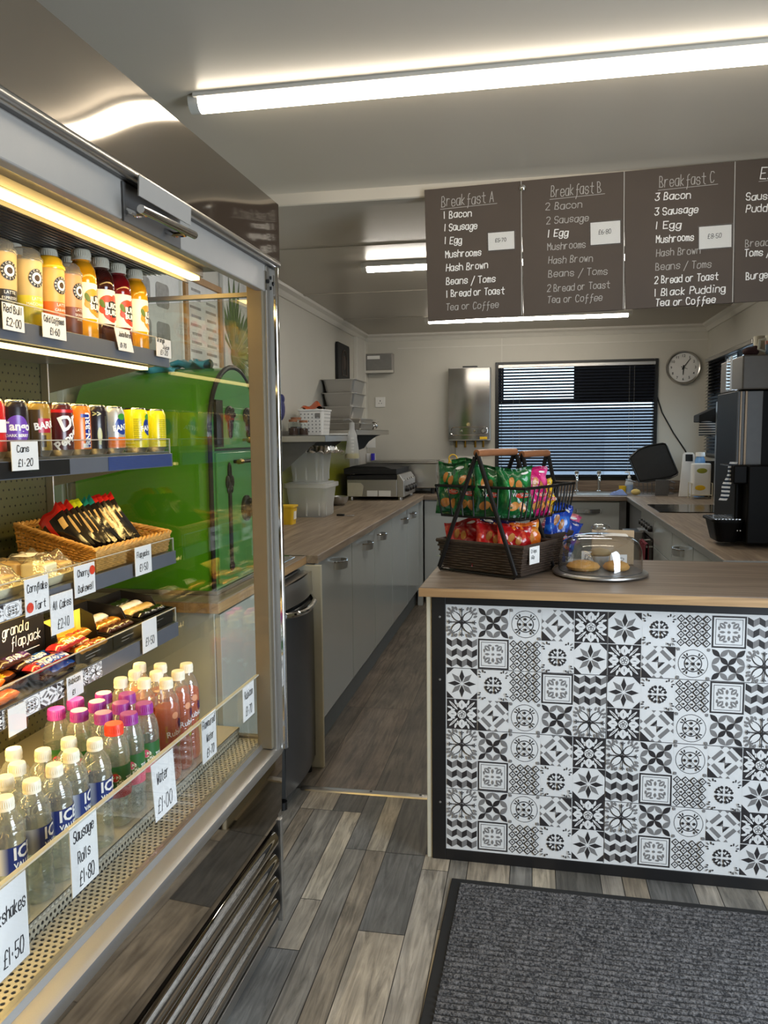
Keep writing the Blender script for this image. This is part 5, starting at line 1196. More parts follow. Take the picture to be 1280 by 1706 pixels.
# undercounter appliance
uc=thing('undercounter_fridge','dark grey undercounter appliance with a bowed door next to the display fridge','undercounter fridge',(0,0,0))
MB().box(-1.5,-.955,2.76,3.185,.03,.865).build('body',M['headerdark'],uc,bevel=.004)
d=MB(); y0,y1=2.762,3.183
d.grid(lambda u,v:(-.955+.055+.020*math.sin(PI*u)-.004*(abs(2*v-1)**6),y0+(y1-y0)*u,.06+.70*v),14,10); d.box(-.955,-.902,y0,y1,.06,.76); d.build('door',M['dishgrey'],uc,ang=50)
d=MB(); d.grid(lambda u,v:(-.902+.020*math.sin(PI*u)-.01*v*v,y0+(y1-y0)*u,.775+.085*v),14,5); d.box(-.955,-.905,y0,y1,.775,.86); d.build('control_fascia',M['steel'],uc,ang=50)
d=MB(); d.tube([(-.90+.02*math.sin(PI*u)+.018*min(1,8*u,8*(1-u)),y0+.03+(y1-y0-.06)*u,.755-.012*math.sin(PI*u)) for u in [i/14 for i in range(15)]],.012,10); d.build('handle',M['chrome'],uc)
for y in (2.80,3.15): MB().lathe([(.02,0),(.02,.03)],12,(-.93,y,0)).build('foot',M['black'],uc)
MB().box(-1.5,-.868,3.19,3.212,0,.881).build('x',M['cream'],None,bevel=.002)
o=bpy.data.objects['x']; o.name='filler_panel'; tag(o,'cream upright end panel between the grey appliance and the kitchen doors','end panel')
# kitchen base units
doors=[(3.232,3.985,3.682),(3.992,4.59,4.324),(4.597,5.19,4.742),(5.197,5.84,5.631),(5.847,6.50,6.045)]
nms=['nearest the threshold','second from the threshold','third from the threshold','fourth from the threshold','farthest, next to the corner post']
def bow_handle(mb,cx_,cy_,cz,axis,hw=.074,out=.046,sgn=1):
    for (z0,z1) in ((cz-.024,cz+.012),):
        n=14; pts=[]
        for i in range(n+1):
            a=PI*i/n; pts.append((hw*math.cos(a),out*math.sin(a)))
        for (p,q) in zip(pts,pts[1:]):
            for k in (0,.004):
                pass
        def P(p,z,k): 
            x,y=p; s=1-k/ .06; 
            return (cx_+sgn*y*s,cy_+x*s,z) if axis=='y' else (cx_+x*s,cy_+sgn*y*s,z)
        for (p,q) in zip(pts,pts[1:]):
            A=[P(p,z0,0),P(q,z0,0),P(q,z1,0),P(p,z1,0)]; Bq=[P(p,z0,.005),P(q,z0,.005),P(q,z1,.005),P(p,z1,.005)]
            mb.add(A+Bq,[(0,1,2,3),(4,7,6,5),(0,4,5,1),(3,2,6,7)])
    mb.tube([P(p,cz+.012,.001) for p in pts],.004,6,m=1)
    return mb
for (a,b,hy),nmx in zip(doors,nms):
    t=thing('kitchen_unit','gloss pale grey kitchen unit under the left worktop, '+nmx,'kitchen unit',(-.915,(a+b)/2,0),group='pale grey kitchen units on the left')
    w_=(b-a)/2
    MB().box(-.58,-.02,-w_,w_,.145,.883).build('carcass',M['kgrey'],t,ang=0)
    dr_=MB().box(-.018,.0,-w_+.0015,w_-.0015,.150,.872).build('door',M['kgrey'],t,bevel=.0015)
    bow_handle(MB(),.0,hy-(a+b)/2,.815,'y').build('handle',[M['brushed'],M['chrome']],dr_,ang=40)
pp=MB(); pp.box(-.985,-.955,3.214,6.58,.0,.145); o=pp.build('plinth_board',M['kplinth'],None,bevel=.001); tag(o,'darker grey plinth board running under the left kitchen units','plinth')
o=MB().box(-.93,-.890,6.505,6.56,.0,.883).build('corner_post',M['kgrey'],None,bevel=.002); tag(o,'narrow grey corner post where the left and back units meet','corner post')
# green arched oven
ov=thing('potato_oven','green enamelled arched potato oven with black iron fittings on the worktop behind the fridge','oven',(-.995,2.362,.9195))
ow=.425; oh=.735; rr_=ow/2
arch=[(0,0.012)]+[(0,oh-rr_)]+[(rr_-rr_*math.cos(PI*i/20),oh-rr_+rr_*math.sin(PI*i/20)) for i in range(1,20)]+[(ow,oh-rr_),(ow,.012)]
b=MB(); b.prism(arch,'x',-.47,-.006); b.build('barrel',M['greenenamel'],ov,ang=50)
fr_=[(.008+y*(ow-.016)/ow,.014+(z-.012)*(oh-.022)/(oh-.012)) for y,z in arch]
b=MB(); b.prism(fr_,'x',-.006,.004); b.build('front_plate',M['greenfront'],ov,ang=50)
b=MB(); b.tube([(.0,y,z) for y,z in arch],.008,8); b.build('arch_trim',M['iron'],ov)
b=MB(); b.box(.004,.012,.025,ow-.02,.465,.60); tr_=b.build('flap_door',M['greenfront'],ov,bevel=.002)
b=MB(); b.box(.006,.014,.022,ow-.018,.458,.464).box(.006,.016,.02,.075,.47,.62); b.build('flap_edge',M['iron'],tr_,ang=0)
b=MB(); b.box(.004,.012,.022,ow-.018,.03,.452); dm_=b.build('main_door',M['greenfront'],ov,bevel=.002)
def leaf_hinge(mb,y,z0,z1):
    mb.box(.012,.018,y-.010,y+.010,z0,z1-.05)
    mb.ball((.016,y,z1-.02),.006,.014,.035,n=10,k=8)
    for s in (-1,1): mb.ball((.016,y+s*.020,z1-.05),.006,.013,.022,n=10,k=6); mb.ball((.016,y+s*.012,z1-.075),.006,.010,.014,n=8,k=6)
    mb.ball((.016,y,z0+.01),.008,.016,.018,n=10,k=6)
b=MB(); leaf_hinge(b,.12,.065,.405); b.build('strap_hinge',M['iron'],dm_)
for y in (.135,.30):
    b=MB(); b.ball((.016,y,.575),.008,.040,.030,n=12,k=8); b.ball((.017,y,.54),.008,.018,.025,n=10,k=8); b.ball((.017,y,.512),.007,.009,.016,n=8,k=6)
    for a in range(6): b.ball((.022,y+.026*math.cos(a),.575+.018*math.sin(a)),.005,.008,.008,n=8,k=5)
    b.build('leaf_ornament',M['iron'],tr_)
b=MB(); b.tube([(.008,.26,.492),(.03,.26,.492)],.005,8); b.ball((.036,.26,.492),.012,.012,.012); b.build('knob',M['brass'],tr_)
b=MB(); b.tube([(.010,.17,.420),(.035,.17,.420),(.035,.38,.420),(.010,.38,.420)],.006,8); b.build('rail_handle',M['iron'],dm_)
b=MB(); b.tube([(.035,.155,.420),(.035,.185,.420)],.009,10); b.tube([(.035,.365,.420),(.035,.395,.420)],.009,10); b.build('rail_ends',M['brass'],dm_)
b=MB(); b.lathe([(.045,0),(.045,.008),(.036,.012),(.034,.006),(.0001,.006)],24); b.xf(Matrix.Translation((.012,.27,.255))@Matrix.Rotation(PI/2,4,'Y'))
for a in range(8): b.ball((.022,.27+.036*math.cos(a*PI/4),.255+.036*math.sin(a*PI/4)),.005,.008,.008,n=8,k=5)
b.build('round_vent',M['iron'],dm_)
b=MB(); b.box(-.48,.012,-.008,ow+.008,0,.012); b.build('base_tray',M['steel'],ov,bevel=.001)
# gloves on the oven
gl=MB(); rng=random.Random(8)
def glove(mb,cx_,cy_,cz,rz,s=1):
    k=len(mb.v)
    mb.grid(lambda u,v:(.055*(2*u-1)*(1-.15*v),.04*math.sin(2*PI*v)*(1-.2*abs(2*u-1)**3)*(.8+.2*math.cos(9*u)),.012*math.cos(2*PI*v)+.008*math.sin(8*u)*math.cos(5*v)),14,12,cv=True)
    for i in range(5):
        a=R(-46+22*i+rng.uniform(-5,5)); L_=.05+.012*(i in(1,2,3)); 
        mb.tube([(-.045,.028*math.sin(a),.0),(-.045-L_*.5*math.cos(a),.028*math.sin(a)+L_*.5*math.sin(a),.007+.005*i%2),(-.045-L_*math.cos(a),.028*math.sin(a)+L_*math.sin(a),-.003)],[.011,.010,.007],8)
    mb.xf(Matrix.Translation((cx_,cy_,cz))@Matrix.Rotation(rz,4,'Z'),k)
glove(gl,0,0,.016,.2); o=gl.build('rubber_glove',M['teal'],None,ang=60); o.location=(-1.22,2.50,1.628); o.rotation_euler=(R(-28),0,0); tag(o,'blue rubber glove lying on the near side of the green oven top','glove',group='gloves on the oven')
g2=MB(); glove(g2,0,0,.016,-.5); o=g2.build('rubber_glove',M['teal'],None,ang=60); o.location=(-1.11,2.555,1.646); o.rotation_euler=(R(-8),R(4),0); tag(o,'blue rubber glove crumpled at the crown of the green oven','glove',group='gloves on the oven')
# pictures on the wall behind the oven
def wallpic(name,lab,cat,y0,y1,z0,z1,fm,pm,fw=.02,draw=None):
    t=thing(name,lab,cat,(XL,(y0+y1)/2,(z0+z1)/2)); w_,h_=(y1-y0)/2,(z1-z0)/2
    f=MB()
    for a in ((-w_,w_,-h_,-h_+fw),(-w_,w_,h_-fw,h_),(-w_,-w_+fw,-h_+fw,h_-fw),(w_-fw,w_,-h_+fw,h_-fw)): f.box(0.001,.022,a[0],a[1],a[2],a[3])
    f.build('frame',fm,t,bevel=.002); MB().box(.001,.010,-w_+fw,w_-fw,-h_+fw,h_-fw).build('print',pm,t,ang=0)
    if draw: draw(t,w_,h_)
    return t
def notice(t,w_,h_):
    q=MB()
    for i in range(9):
        for s in (-1,1): q.box(.0102,.0108,s*w_*.42-w_*.3*(.6+.4*((i*7)%5)/5),s*w_*.42+w_*.3,h_*.75-h_*.16*i-.008,h_*.75-h_*.16*i+.004)
    q.build('faded_lines',M['postergrey'],t,ang=0)
wallpic('notice_frame','pale framed notice on the wall behind the green oven','framed notice',3.34,3.76,1.66,2.15,M['frameoak'],M['posterwhite'],.03,notice)
def notice2(t,w_,h_):
    q=MB()
    for i in range(3):
        for j in range(2): q.rbox(0,.12,0,.10,0,.001,.02); k=len(q.v)-40; q.xf(Matrix.Translation((.0105,-w_*.8+w_*.75*j,-h_*.8+h_*.55*i))@Matrix(((0,0,1,0),(1,0,0,0),(0,1,0,0),(0,0,0,1))),k)
    q.build('printed_panels',M['postergrey'],t,ang=0)
wallpic('poster_board','grey and white poster nearest the fridge on the wall behind the green oven','poster',2.86,3.31,1.58,2.16,M['trimwhite'],M['posterwhite'],.015,notice2)
def palm(t,w_,h_):
    q=MB(); c=(.012,-w_*.55,-h_*.30)
    for k in range(22):
        a=R(-70+k*10.5); L_=.52*(.75+.25*math.sin(k*1.3+1)); u=Vector((0,math.cos(a),math.sin(a))); v=Vector((0,-math.sin(a),math.cos(a))); o_=Vector(c)
        q.poly([o_+u*.02,o_+u*(L_*.55)+v*.022,o_+u*L_,o_+u*(L_*.55)-v*.022][::1])
    q.add([tuple(Vector(c)+Vector((.0005,y,z))) for y,z in ell(0,0,.05,.05)],[tuple(range(12))],0)
    for i,vv in enumerate(q.v): q.v[i]=(vv[0],max(-w_+.004,min(w_-.004,vv[1])),max(-h_+.004,min(h_-.004,vv[2])))
    q.build('palm_leaf_print',M['plantgreen'],t,ang=0,fix=False)
wallpic('palm_picture','white picture of a green palm leaf on the wall beside the notice','picture',3.78,4.46,1.62,2.24,M['trimwhite'],M['posterwhite'],.006,palm)
# green splashback
o=MB().box(XL+.001,XL+.008,4.40,6.55,.925,1.40).build('splashback',M['olive'],None,ang=0); tag(o,'olive green splashback panel on the left wall above the worktop','splashback')
# items on the left worktop
t=thing('yellow_tub','small yellow lidded tub on the near end of the left worktop','tub',(-1.385,4.37,ZW),R(0))
b=MB(); b.rbox(-.052,.052,-.050,.050,0,.105,.014,taper=.008); b.build('tub',M['yellow'],t,bevel=.001)
b=MB(); b.rbox(-.057,.057,-.055,.055,.098,.110,.016); b.build('lid',M['yellow'],t,bevel=.002)
b=MB(); b.box(.047,.0512,-.022,.022,.03,.075); b.build('paper_label',M['card'],t,ang=0)
def sbox(lab,x,y,z,w_,d_,h_,lid,rz=0,content=False):
    t=thing('storage_box',lab,'storage box',(x,y,z),rz,group='clear storage boxes on the left worktop')
    b=MB(); b.rbox(-w_/2,w_/2,-d_/2,d_/2,0,h_,.02,taper=.022)
    for s in (-.3,0,.3): b.box(w_*s-.006,w_*s+.006,-d_/2+.012,-d_/2+.016,.01,h_-.02)
    for s in (-.3,.3): b.box(w_/2-.016,w_/2-.012,d_*s-.006,d_*s+.006,.01,h_-.02)
    b.build('box',M['milky'],t,bevel=.002)
    if lid:
        b=MB(); b.rbox(-w_/2-.014,w_/2+.014,-d_/2-.014,d_/2+.014,h_-.016,h_+.012,.026); b.rbox(-w_/2+.01,w_/2-.01,-d_/2+.01,d_/2-.01,h_+.012,h_+.018,.02); b.build('lid',M['milky'],t,bevel=.004)
    if content:
        b=MB(); b.ball((-.02,-.02,.065),.07,.07,.06,n=16,k=10); b.ball((.04,.03,.05),.045,.05,.045); b.build('bagged_bread',M['cream'],t)
    return t
sbox('clear lidded storage box standing on the left worktop with a pale bag inside',-1.372,4.86,ZW,.262,.27,.20,True,0,True)
sbox('clear storage box stacked on the lidded one, covered with foil',-1.375,4.86,ZW+.219,.225,.25,.205,False)
b=MB(); rng=random.Random(4)
b.grid(lambda u,v:((u-.5)*.29,(v-.5)*.31,(.0 if .12<u<.88 and .12<v<.88 else -.028)+rng.uniform(-.009,.014)),20,20); o=b.build('foil_cover',M['foil'],None,ang=0); o.location=(-1.335,4.85,ZW+.432); tag(o,'crumpled kitchen foil over the upper storage box','foil')
t=thing('mixing_bowl','small steel bowl between the storage boxes and the griddle','bowl',(-1.385,5.62,ZW))
b=MB(); b.lathe([(.0001,.002),(.04,0),(.062,.02),(.072,.052),(.074,.066),(.071,.066),(.068,.052),(.058,.022),(.0001,.008)],26,cap0=False,cap1=False); b.build('bowl',M['brushed'],t,ang=60)
t=thing('key_bunch','bunch of keys with a black fob on the left worktop','keys',(-1.165,4.86,ZW))
b=MB(); b.rbox(-.045,.005,-.014,.014,0,.012,.008); b.build('fob',M['black'],t,bevel=.002)
b=MB(); b.tube([(.015+.012*math.cos(a*PI/6),.012*math.sin(a*PI/6),.003) for a in range(12)],.0015,5,closed=True); b.build('ring',M['steel'],t)
for r in (-20,25): b=MB(); b.lathe([(.009,0),(.009,.002)],12,(.032,0,.001)); b.box(.035,.07,-.003,.003,.001,.003); b.xf(Matrix.Rotation(R(r),4,'Z')); b.build('key',M['steel'],t)
t=thing('inset_panel','thin steel rimmed inset panel in the near worktop beside the display fridge','inset panel',(-1.14,2.98,.9182))
b=MB(); b.rbox(-.20,.17,-.20,.20,0,.0015,.03); b.build('panel',M['brushed'],t,ang=0)
b=MB(); ring=[(x*1.0,y,.002) for x,y in ((-.20,-.17),(-.17,-.20),(.14,-.20),(.17,-.17),(.17,.17),(.14,.20),(-.17,.20),(-.20,.17))]; b.tube(ring,.003,6,closed=True); b.build('rim',M['chrome'],t)
b=MB(); b.lathe([(.022,0),(.024,.012),(.018,.022),(.0001,.024)],18,c=(-.02,.06,.0015)); b.build('knob',M['chrome'],t,ang=50)
# griddle
t=thing('griddle','flat stainless griddle with black hood plate and row of control knobs','griddle',(-1.43,6.09,ZW))
b=MB(); b.box(0,.40,0,.60,.025,.16); b.prism([(.40,.025),(.455,.025),(.455,.15),(.42,.20),(.40,.20)],'y',0,.60); b.build('body',M['brushed'],t,bevel=.004)
for x in (.03,.42):
    for y in (.03,.57): MB().lathe([(.018,0),(.018,.026)],12,(x,y,0)).build('foot',M['steel'],t)
b=MB(); b.box(-.02,.40,-.02,.60,.205,.245); b.prism([(.0,.16),(.40,.16),(.40,.205),(.30,.205),(.0,.19)],'y',.0,.60); b.build('hot_plate',M['blackmatte'],t,bevel=.004)
b=MB(); b.prism([(-.03,.245),(.36,.245),(.30,.262),(.05,.268)],'y',-.01,.60); b.build('spatter_guard',M['blackmatte'],t,ang=0)
b=MB(); b.prism([(.005,.03),(.005,.135),(.11,.135),(.135,.11),(.12,.03)],'y',-.004,-.0005)
for i in range(8): b.box(.015,.10,-.006,-.004,.038+.012*i,.044+.012*i)
b.build('vent_panel',M['cream'],t,ang=0)
b=MB(); b.box(.16,.245,-.002,-.0003,.03,.075).box(.255,.35,-.002,-.0003,.03,.075); b.build('rating_labels',M['card'],t,ang=0)
for i in range(4):
    b=MB(); k=0; b.lathe([(.024,0),(.024,.018),(.019,.03),(.0001,.03)],16); b.xf(Matrix.Translation((.455,.09+.14*i,.085))@Matrix.Rotation(PI/2,4,'Y')); b.build('knob',M['black'],t)
b=MB()
for i in range(5): k=len(b.v); b.lathe([(.009,0),(.007,.008),(.0001,.008)],10); b.xf(Matrix.Translation((.449,.08+.11*i,.155))@Matrix.Rotation(R(70),4,'Y'),k)
b.build('indicator_lamps',M['chrome'],t)
# fryer behind it
t=thing('bain_marie','tall stainless bain marie with a drain tap behind the griddle','bain marie',(-1.40,6.78,ZW))
b=MB(); b.box(0,.60,0,.36,.05,.262); b.build('body',M['steel'],t,bevel=.006)
b=MB(); b.box(-.01,.625,-.012,.372,.262,.278).box(.02,.59,.02,.34,.278,.288); b.build('lid_rim',M['brushed'],t,bevel=.005)
for x in (.04,.56):
    for y in (.04,.32): MB().lathe([(.016,0),(.016,.05)],10,(x,y,0)).build('foot',M['black'],t)
b=MB(); b.tube([(.60,.12,.14),(.655,.12,.14),(.665,.12,.12),(.665,.12,.10)],.012,10); b.build('drain_tap',M['chrome'],t)
b=MB(); b.ball((.645,.12,.168),.022,.022,.012); b.tube([(.645,.12,.14),(.645,.12,.168)],.005,8); b.build('tap_handle',M['black'],t)
# shelves on the left wall
def wshelf(name,lab,y0,y1,x1,z,brk):
    t=thing('wall_shelf',lab,'wall shelf',(0,0,0))
    b=MB(); b.box(XL+.001,x1,y0,y1,z-.004,z).box(x1-.004,x1,y0,y1,z-.038,z).box(XL+.001,x1,y0,y0+.004,z-.038,z).box(XL+.001,XL+.005,y0,y1,z,z+.03); b.build('shelf_plate',M['steel'],t,bevel=.001)
    for y,p in brk: b=MB(); b.prism(p,'y',y,y+.004); b.build('bracket',M['plastgrey'],t,ang=0)
    return t
ZS1=1.428
wshelf('wall_shelf','stainless wall shelf holding the white basket and jars',4.57,5.44,-1.20,ZS1,[(4.60,[(XL+.001,ZS1-.005),(-1.225,ZS1-.005),(-1.49,ZS1-.23),(XL+.001,ZS1-.26)]),(5.36,[(XL+.001,ZS1-.005),(-1.24,ZS1-.005),(XL+.001,ZS1-.2)])])
wshelf('wall_shelf','stainless wall shelf holding the stacked steel food pans',5.46,6.72,-1.205,1.468,[(6.62,[(XL+.001,1.463),(-1.21,1.463),(-1.215,1.444),(-1.30,1.415),(-1.36,1.375),(-1.40,1.32),(XL+.001,1.28)])])
t=thing('storage_basket','white perforated basket on the near wall shelf','basket',(-1.375,4.98,ZS1),R(0))
b=MB(); b.rbox(-.085,.085,-.10,.10,0,.165,.018,taper=.012); b.rbox(-.090,.090,-.105,.105,.155,.165,.02); b.build('basket',M['white'],t,bevel=.002)
b=MB()
for i in range(6):
    for j in range(6): b.box(-.064+.024*i-.003,-.064+.024*i+.003,-.1005+.011*(1-j/6)-.0006,-.100+.011*(1-j/6),.02+.022*j,.028+.022*j)
for i in range(6):
    for j in range(6): b.box(.0845-.011*(1-j/6),.0856-.011*(1-j/6),-.07+.026*i,-.064+.026*i,.02+.022*j,.028+.022*j)
b.build('holes',M['plastgrey'],t,ang=0)
b=MB(); b.rbox(.03,.062,-.104,-.098,.115,.14,.0029); b.build('label_tag',M['grey'],t,ang=0)
b=MB(); b.grid(lambda u,v:(.075*(2*u-1),.06*(2*v-1),.05*math.sin(PI*u)*math.sin(PI*v)+.018*math.sin(9*u+3*v)+.03*max(0,u-.6)),14,12); o=b.build('snack_bag',mat('bag_orange',(196,92,52),.25,coat=.5,bump=.6,bscale=40),None,ang=60); o.location=(-1.385,4.97,ZS1+.160); tag(o,'orange plastic bag poking out of the white basket','plastic bag')
b=MB(); b.ball((0,0,.06),.022,.06,.07,n=14,k=9); b.ball((.004,.01,.12),.018,.03,.03); o=b.build('cloth_bundle',mat('navycloth',(52,54,104),.8,bump=.6,bscale=30),None,ang=60); o.location=(-1.492,4.63,ZS1+.10); tag(o,'dark blue bundle on the jars beside the white basket','cloth bundle')
for x,y,h_,r_,lab in ((-1.43,4.74,.105,.038,'glass jar with a copper lid on the near wall shelf'),(-1.365,4.68,.085,.030,'short glass jar of dark contents in front of the white basket'),(-1.42,4.645,.09,.03,'glass spice jar at the front edge of the near wall shelf')):
    t=thing('glass_jar',lab,'jar',(x,y,ZS1),group='jars on the wall shelf')
    MB().lathe([(r_*.9,0),(r_,.006),(r_,h_*.78),(r_*.8,h_*.88),(r_*.8,h_)],20,cap1=False).build('jar',M['glass'],t,ang=50)
    MB().lathe([(r_*.88,.003),(r_*.92,.008),(r_*.92,h_*.5),(.0001,h_*.52)],16).build('contents',M['choc'],t,ang=50)
    MB().lathe([(r_*.86,h_*.92),(r_*.86,h_+.006),(.0001,h_+.008)],20).build('lid',M['handlewood'],t,ang=40)
t=thing('serving_plate','long white tray lying across the two wall shelves','tray',(-1.34,5.25,1.4285))
MB().rbox(-.13,.10,-.15,.17,0,.012,.02).build('tray',M['white'],t,bevel=.003)
# gastronorm pans
def pan(lab,x,y,z,w_,d_,h_,tp=.02):
    t=thing('food_pan',lab,'food pan',(x,y,z),group='stainless food pans on the far wall shelf')
    b=MB(); b.rbox(-w_/2,w_/2,-d_/2,d_/2,0,h_,.02,taper=tp); b.build('pan',M['brushed'],t,bevel=.002)
    b=MB(); b.rbox(-w_/2-.016,w_/2+.016,-d_/2-.016,d_/2+.016,h_-.002,h_+.003,.026); b.build('rim',M['steel'],t,ang=0); return t
z=1.4685
pan('wide shallow steel tray at the bottom of the pan stack',-1.355,5.88,z,.29,.50,.045,.015); z+=.049
pan('second shallow steel tray under the deep pans',-1.355,5.88,z,.28,.48,.028,.01); z+=.032
pan('lowest deep steel food pan of the stack',-1.385,5.86,z,.225,.38,.085); z+=.088
pan('middle deep steel food pan of the stack',-1.385,5.86,z,.232,.38,.095); z+=.099
pan('topmost deep steel food pan of the stack',-1.385,5.86,z,.238,.38,.095)
t=thing('ladle','steel ladle bowl lying beside the pan stack','ladle',(-1.245,6.25,1.4685)); MB().ball((0,0,.035),.04,.04,.032).build('bowl',M['chrome'],t); MB().tube([(0,.03,.05),(-.0,.22,.07)],.004,6).build('handle',M['chrome'],t)
# spray bottle of oil hanging from the shelf
t=thing('oil_bottle','clear measuring bottle with a little yellow oil hanging from the far shelf edge','oil bottle',(-1.172,5.16,1.272))
MB().lathe([(.048,0),(.05,.006),(.030,.16),(.018,.19),(.016,.24)],24,cap1=False).build('bottle',M['milky'],t,ang=50)
MB().lathe([(.045,.004),(.0475,.008),(.044,.035),(.0001,.036)],20).build('oil',M['oilyellow'],t,ang=50)
MB().tube([(0,0,.20),(0,0,.245),(-.02,0,.26),(-.055,0,.255)],.008,8).build('spout',M['grey'],t)
b=MB()
for k in range(5): wrap_text(b,str(250-50*k) if k<5 else '',.014,lambda zz:.05-.02*zz/.16+.001,.135-.022*k,-75,0)
b.build('scale_marks',M['white'],t,ang=60,fix=False)
# plaque, fuse box, socket, switches on the walls
t=thing('wall_plaque','dark carved plaque standing above the pan stack','plaque',(-1.515,6.32,1.86))
b=MB(); b.prism([(-.20,0),(.20,0),(.20,.28),(.185,.30),(-.185,.30),(-.20,.28)],'x',0,.022); b.build('board',M['blackmatte'],t,bevel=.004)
b=MB(); ar=[(-.08,.05)]+[(-.08*math.cos(PI*i/12),.17+.08*math.sin(PI*i/12)) for i in range(13)]+[(.08,.05)]; b.tube([(.024,y,zz) for y,zz in ar],.006,6,closed=True); b.ball((.024,0,.15),.008,.035,.06); b.build('carved_arch',mat('carving',(70,56,48),.6),t)
t=thing('fuse_box','grey fuse box with a white label high in the back corner','fuse box',(-1.36,YB,2.075))
b=MB(); b.box(-.125,.125,-.085,-.001,-.085,.085); b.build('case',M['header'],t,bevel=.004)
b=MB(); b.box(-.115,.115,-.092,-.085,-.06,.078); b.build('cover',M['grey'],t,bevel=.002)
b=MB(); b.box(-.105,.01,-.0945,-.092,.035,.065); b.build('paper_label',M['card'],t,ang=0)
b=MB(); b.box(-.125,.132,-.10,-.085,-.088,-.066); b.build('bottom_lip',M['trimwhite'],t,bevel=.002)
t=thing('wall_socket','white three pin wall socket on the back wall','socket',(-1.366,YB,1.729))
MB().box(-.045,.045,-.010,-.0005,-.045,.045).build('plate',M['white'],t,bevel=.002)
b=MB(); b.box(-.003,.003,-.0106,-.010,.004,.018).box(-.015,-.008,-.0106,-.010,-.014,-.008).box(.008,.015,-.0106,-.010,-.014,-.008); b.build('pin_holes',M['black'],t,ang=0)
t=thing('switch_column','white switch plates above the griddle in the back corner','switch plate',(-1.44,YB-.1,1.30))
for zz in (.06,-.08): MB().box(-.04,.045,-.012,-.0005,zz-.045,zz+.045).build('plate',M['white'],t,bevel=.002)
b=MB(); b.rbox(.010,.042,-.055,-.012,-.10,-.035,.008); b.build('blue_plug',mat('plugblue',(60,50,190),.3),t,bevel=.002)
b=MB(); b.tube([(.035,-.04,-.10),(.045,-.04,-.16),(.05,-.03,-.24)],.004,6); b.build('cable',M['black'],t)
# water heater
t=thing('water_heater','brushed steel wall mounted water heater beside the window','water heater',(-.545,YB,1.372))
b=MB(); b.rbox(-.185,.185,-.135,-.001,0,.640,.02); b.build('case',M['brushed'],t,bevel=.004)
b=MB(); b.grid(lambda u,v:(-.18+.36*u,-.138-.012*math.sin(PI*u)-.006*math.sin(PI*v),.012+.62*v),16,16); b.build('front_cover',mat('heaterfront',(170,166,160),.16,1,var=.04,scale=40,stretch=(30,30,1)),t,ang=60)
b=MB(); ring=[]
for cx_,a0 in ((.13,-90),(-.13,90)):
    for k in range(9): a=R(a0+180*k/8); ring.append((cx_+.035*math.cos(a),-.153,.085+.035*math.sin(a)))
b.tube(ring,.004,6,closed=True); b.build('control_outline',M['chrome'],t)
for x,r in ((-.07,.012),(.05,.012),(.125,.022)):
    b=MB(); b.lathe([(r,0),(r,.014),(r*.75,.024),(.0001,.024)],18); b.xf(Matrix.Translation((x,-.146,.085))@Matrix.Rotation(PI/2,4,'X')); b.build('knob',M['chrome'],t)
b=MB(); b.lathe([(.016,0),(.016,.006),(.0001,.006)],18); b.xf(Matrix.Translation((-.005,-.15,.143))@Matrix.Rotation(PI/2,4,'X')); b.build('sight_glass',M['chrome'],t)
b=MB(); b.box(.095,.16,-.150,-.146,.012,.034); b.build('yellow_sticker',M['yellow'],t,ang=0)
b=MB(); b.box(-.06,.07,-.11,-.02,.640,.655); b.build('top_vent',M['black'],t,bevel=.003)
b=MB(); 
for x in (-.12,-.04,.05,.12): b.tube([(x,-.06,.0),(x,-.06,-.06)],.010,8)
b.build('pipe_stub',M['brass'],t)
o=MB().box(-.675,-.435,YB-.022,YB-.0005,1.18,1.362).build('pipe_cover',M['trimwhite'],None,bevel=.003); tag(o,'white pipe cover panel below the water heater','pipe cover')
# yellow wire stand on the worktop
b=MB()
for s in (-1,1): b.tube([(s*.05,0,0),(s*.01,.0,.30)],.006,8)
b.tube([(-.05,0,.006),(.05,0,.006)],.005,8); b.tube([(.02+.035*math.cos(a*PI/8),0,.30+.035*math.sin(a*PI/8)) for a in range(16)],.006,6,closed=True)
o=b.build('yellow_stand',M['yellow'],None); o.location=(-.69,6.88,ZW); tag(o,'yellow wire stand leaning beside the bain marie','wire stand')
# back run: worktop, units, sink
t=thing('back_worktop','grey brown worktop under the window with an inset sink','worktop',(0,0,0))
MB().box(-.887,1.455,6.575,7.195,.884,.92).build('slab',M['worktop'],t,bevel=.003)
MB().box(-.885,.755,6.5725,6.576,.886,.917).build('front_edging',M['worktop'],t,ang=0)
o=MB().box(-.31,1.45,YB-.02,YB-.0005,.921,1.016).build('upstand_board',M['worktop'],None,bevel=.002); tag(o,'wood upstand board behind the sink under the window','upstand')
nb=['hidden behind the snack rack','beside the corner post','in the middle under the window','at the right end by the oven corner']
for i,(a,b_) in enumerate(((-.885,-.36),(-.355,.205),(.21,.70))):
    t=thing('kitchen_unit','grey kitchen unit under the window, %s'%('next to the left corner post','in the middle behind the snack rack','beneath the sink with a wide bar handle')[i],'kitchen unit',((a+b_)/2,6.60,0),group='grey kitchen units under the window'); w_=(b_-a)/2
    MB().box(-w_,w_,.02,.58,.145,.883).build('carcass',M['kgrey'],t,ang=0); d_=MB().box(-w_+.0015,w_-.0015,0,.018,.150,.872).build('door',M['kgrey'],t,bevel=.0015)
    b=MB(); b.grid(lambda u,v:(-.10+.20*u+.05*(i==0),-.004-.030*math.sin(PI*u),.815-.03*v),12,1); b.box(-.105+.05*(i==0),-.097+.05*(i==0),-.012,0,.785,.815).box(.097+.05*(i==0),.105+.05*(i==0),-.012,0,.785,.815); b.build('handle',M['chrome'],d_,ang=60)
o=MB().box(.70,.752,6.59,6.64,0,.883).build('corner_post',M['plastgrey'],None,bevel=.002); tag(o,'grey corner post between the sink unit and the oven','corner post')
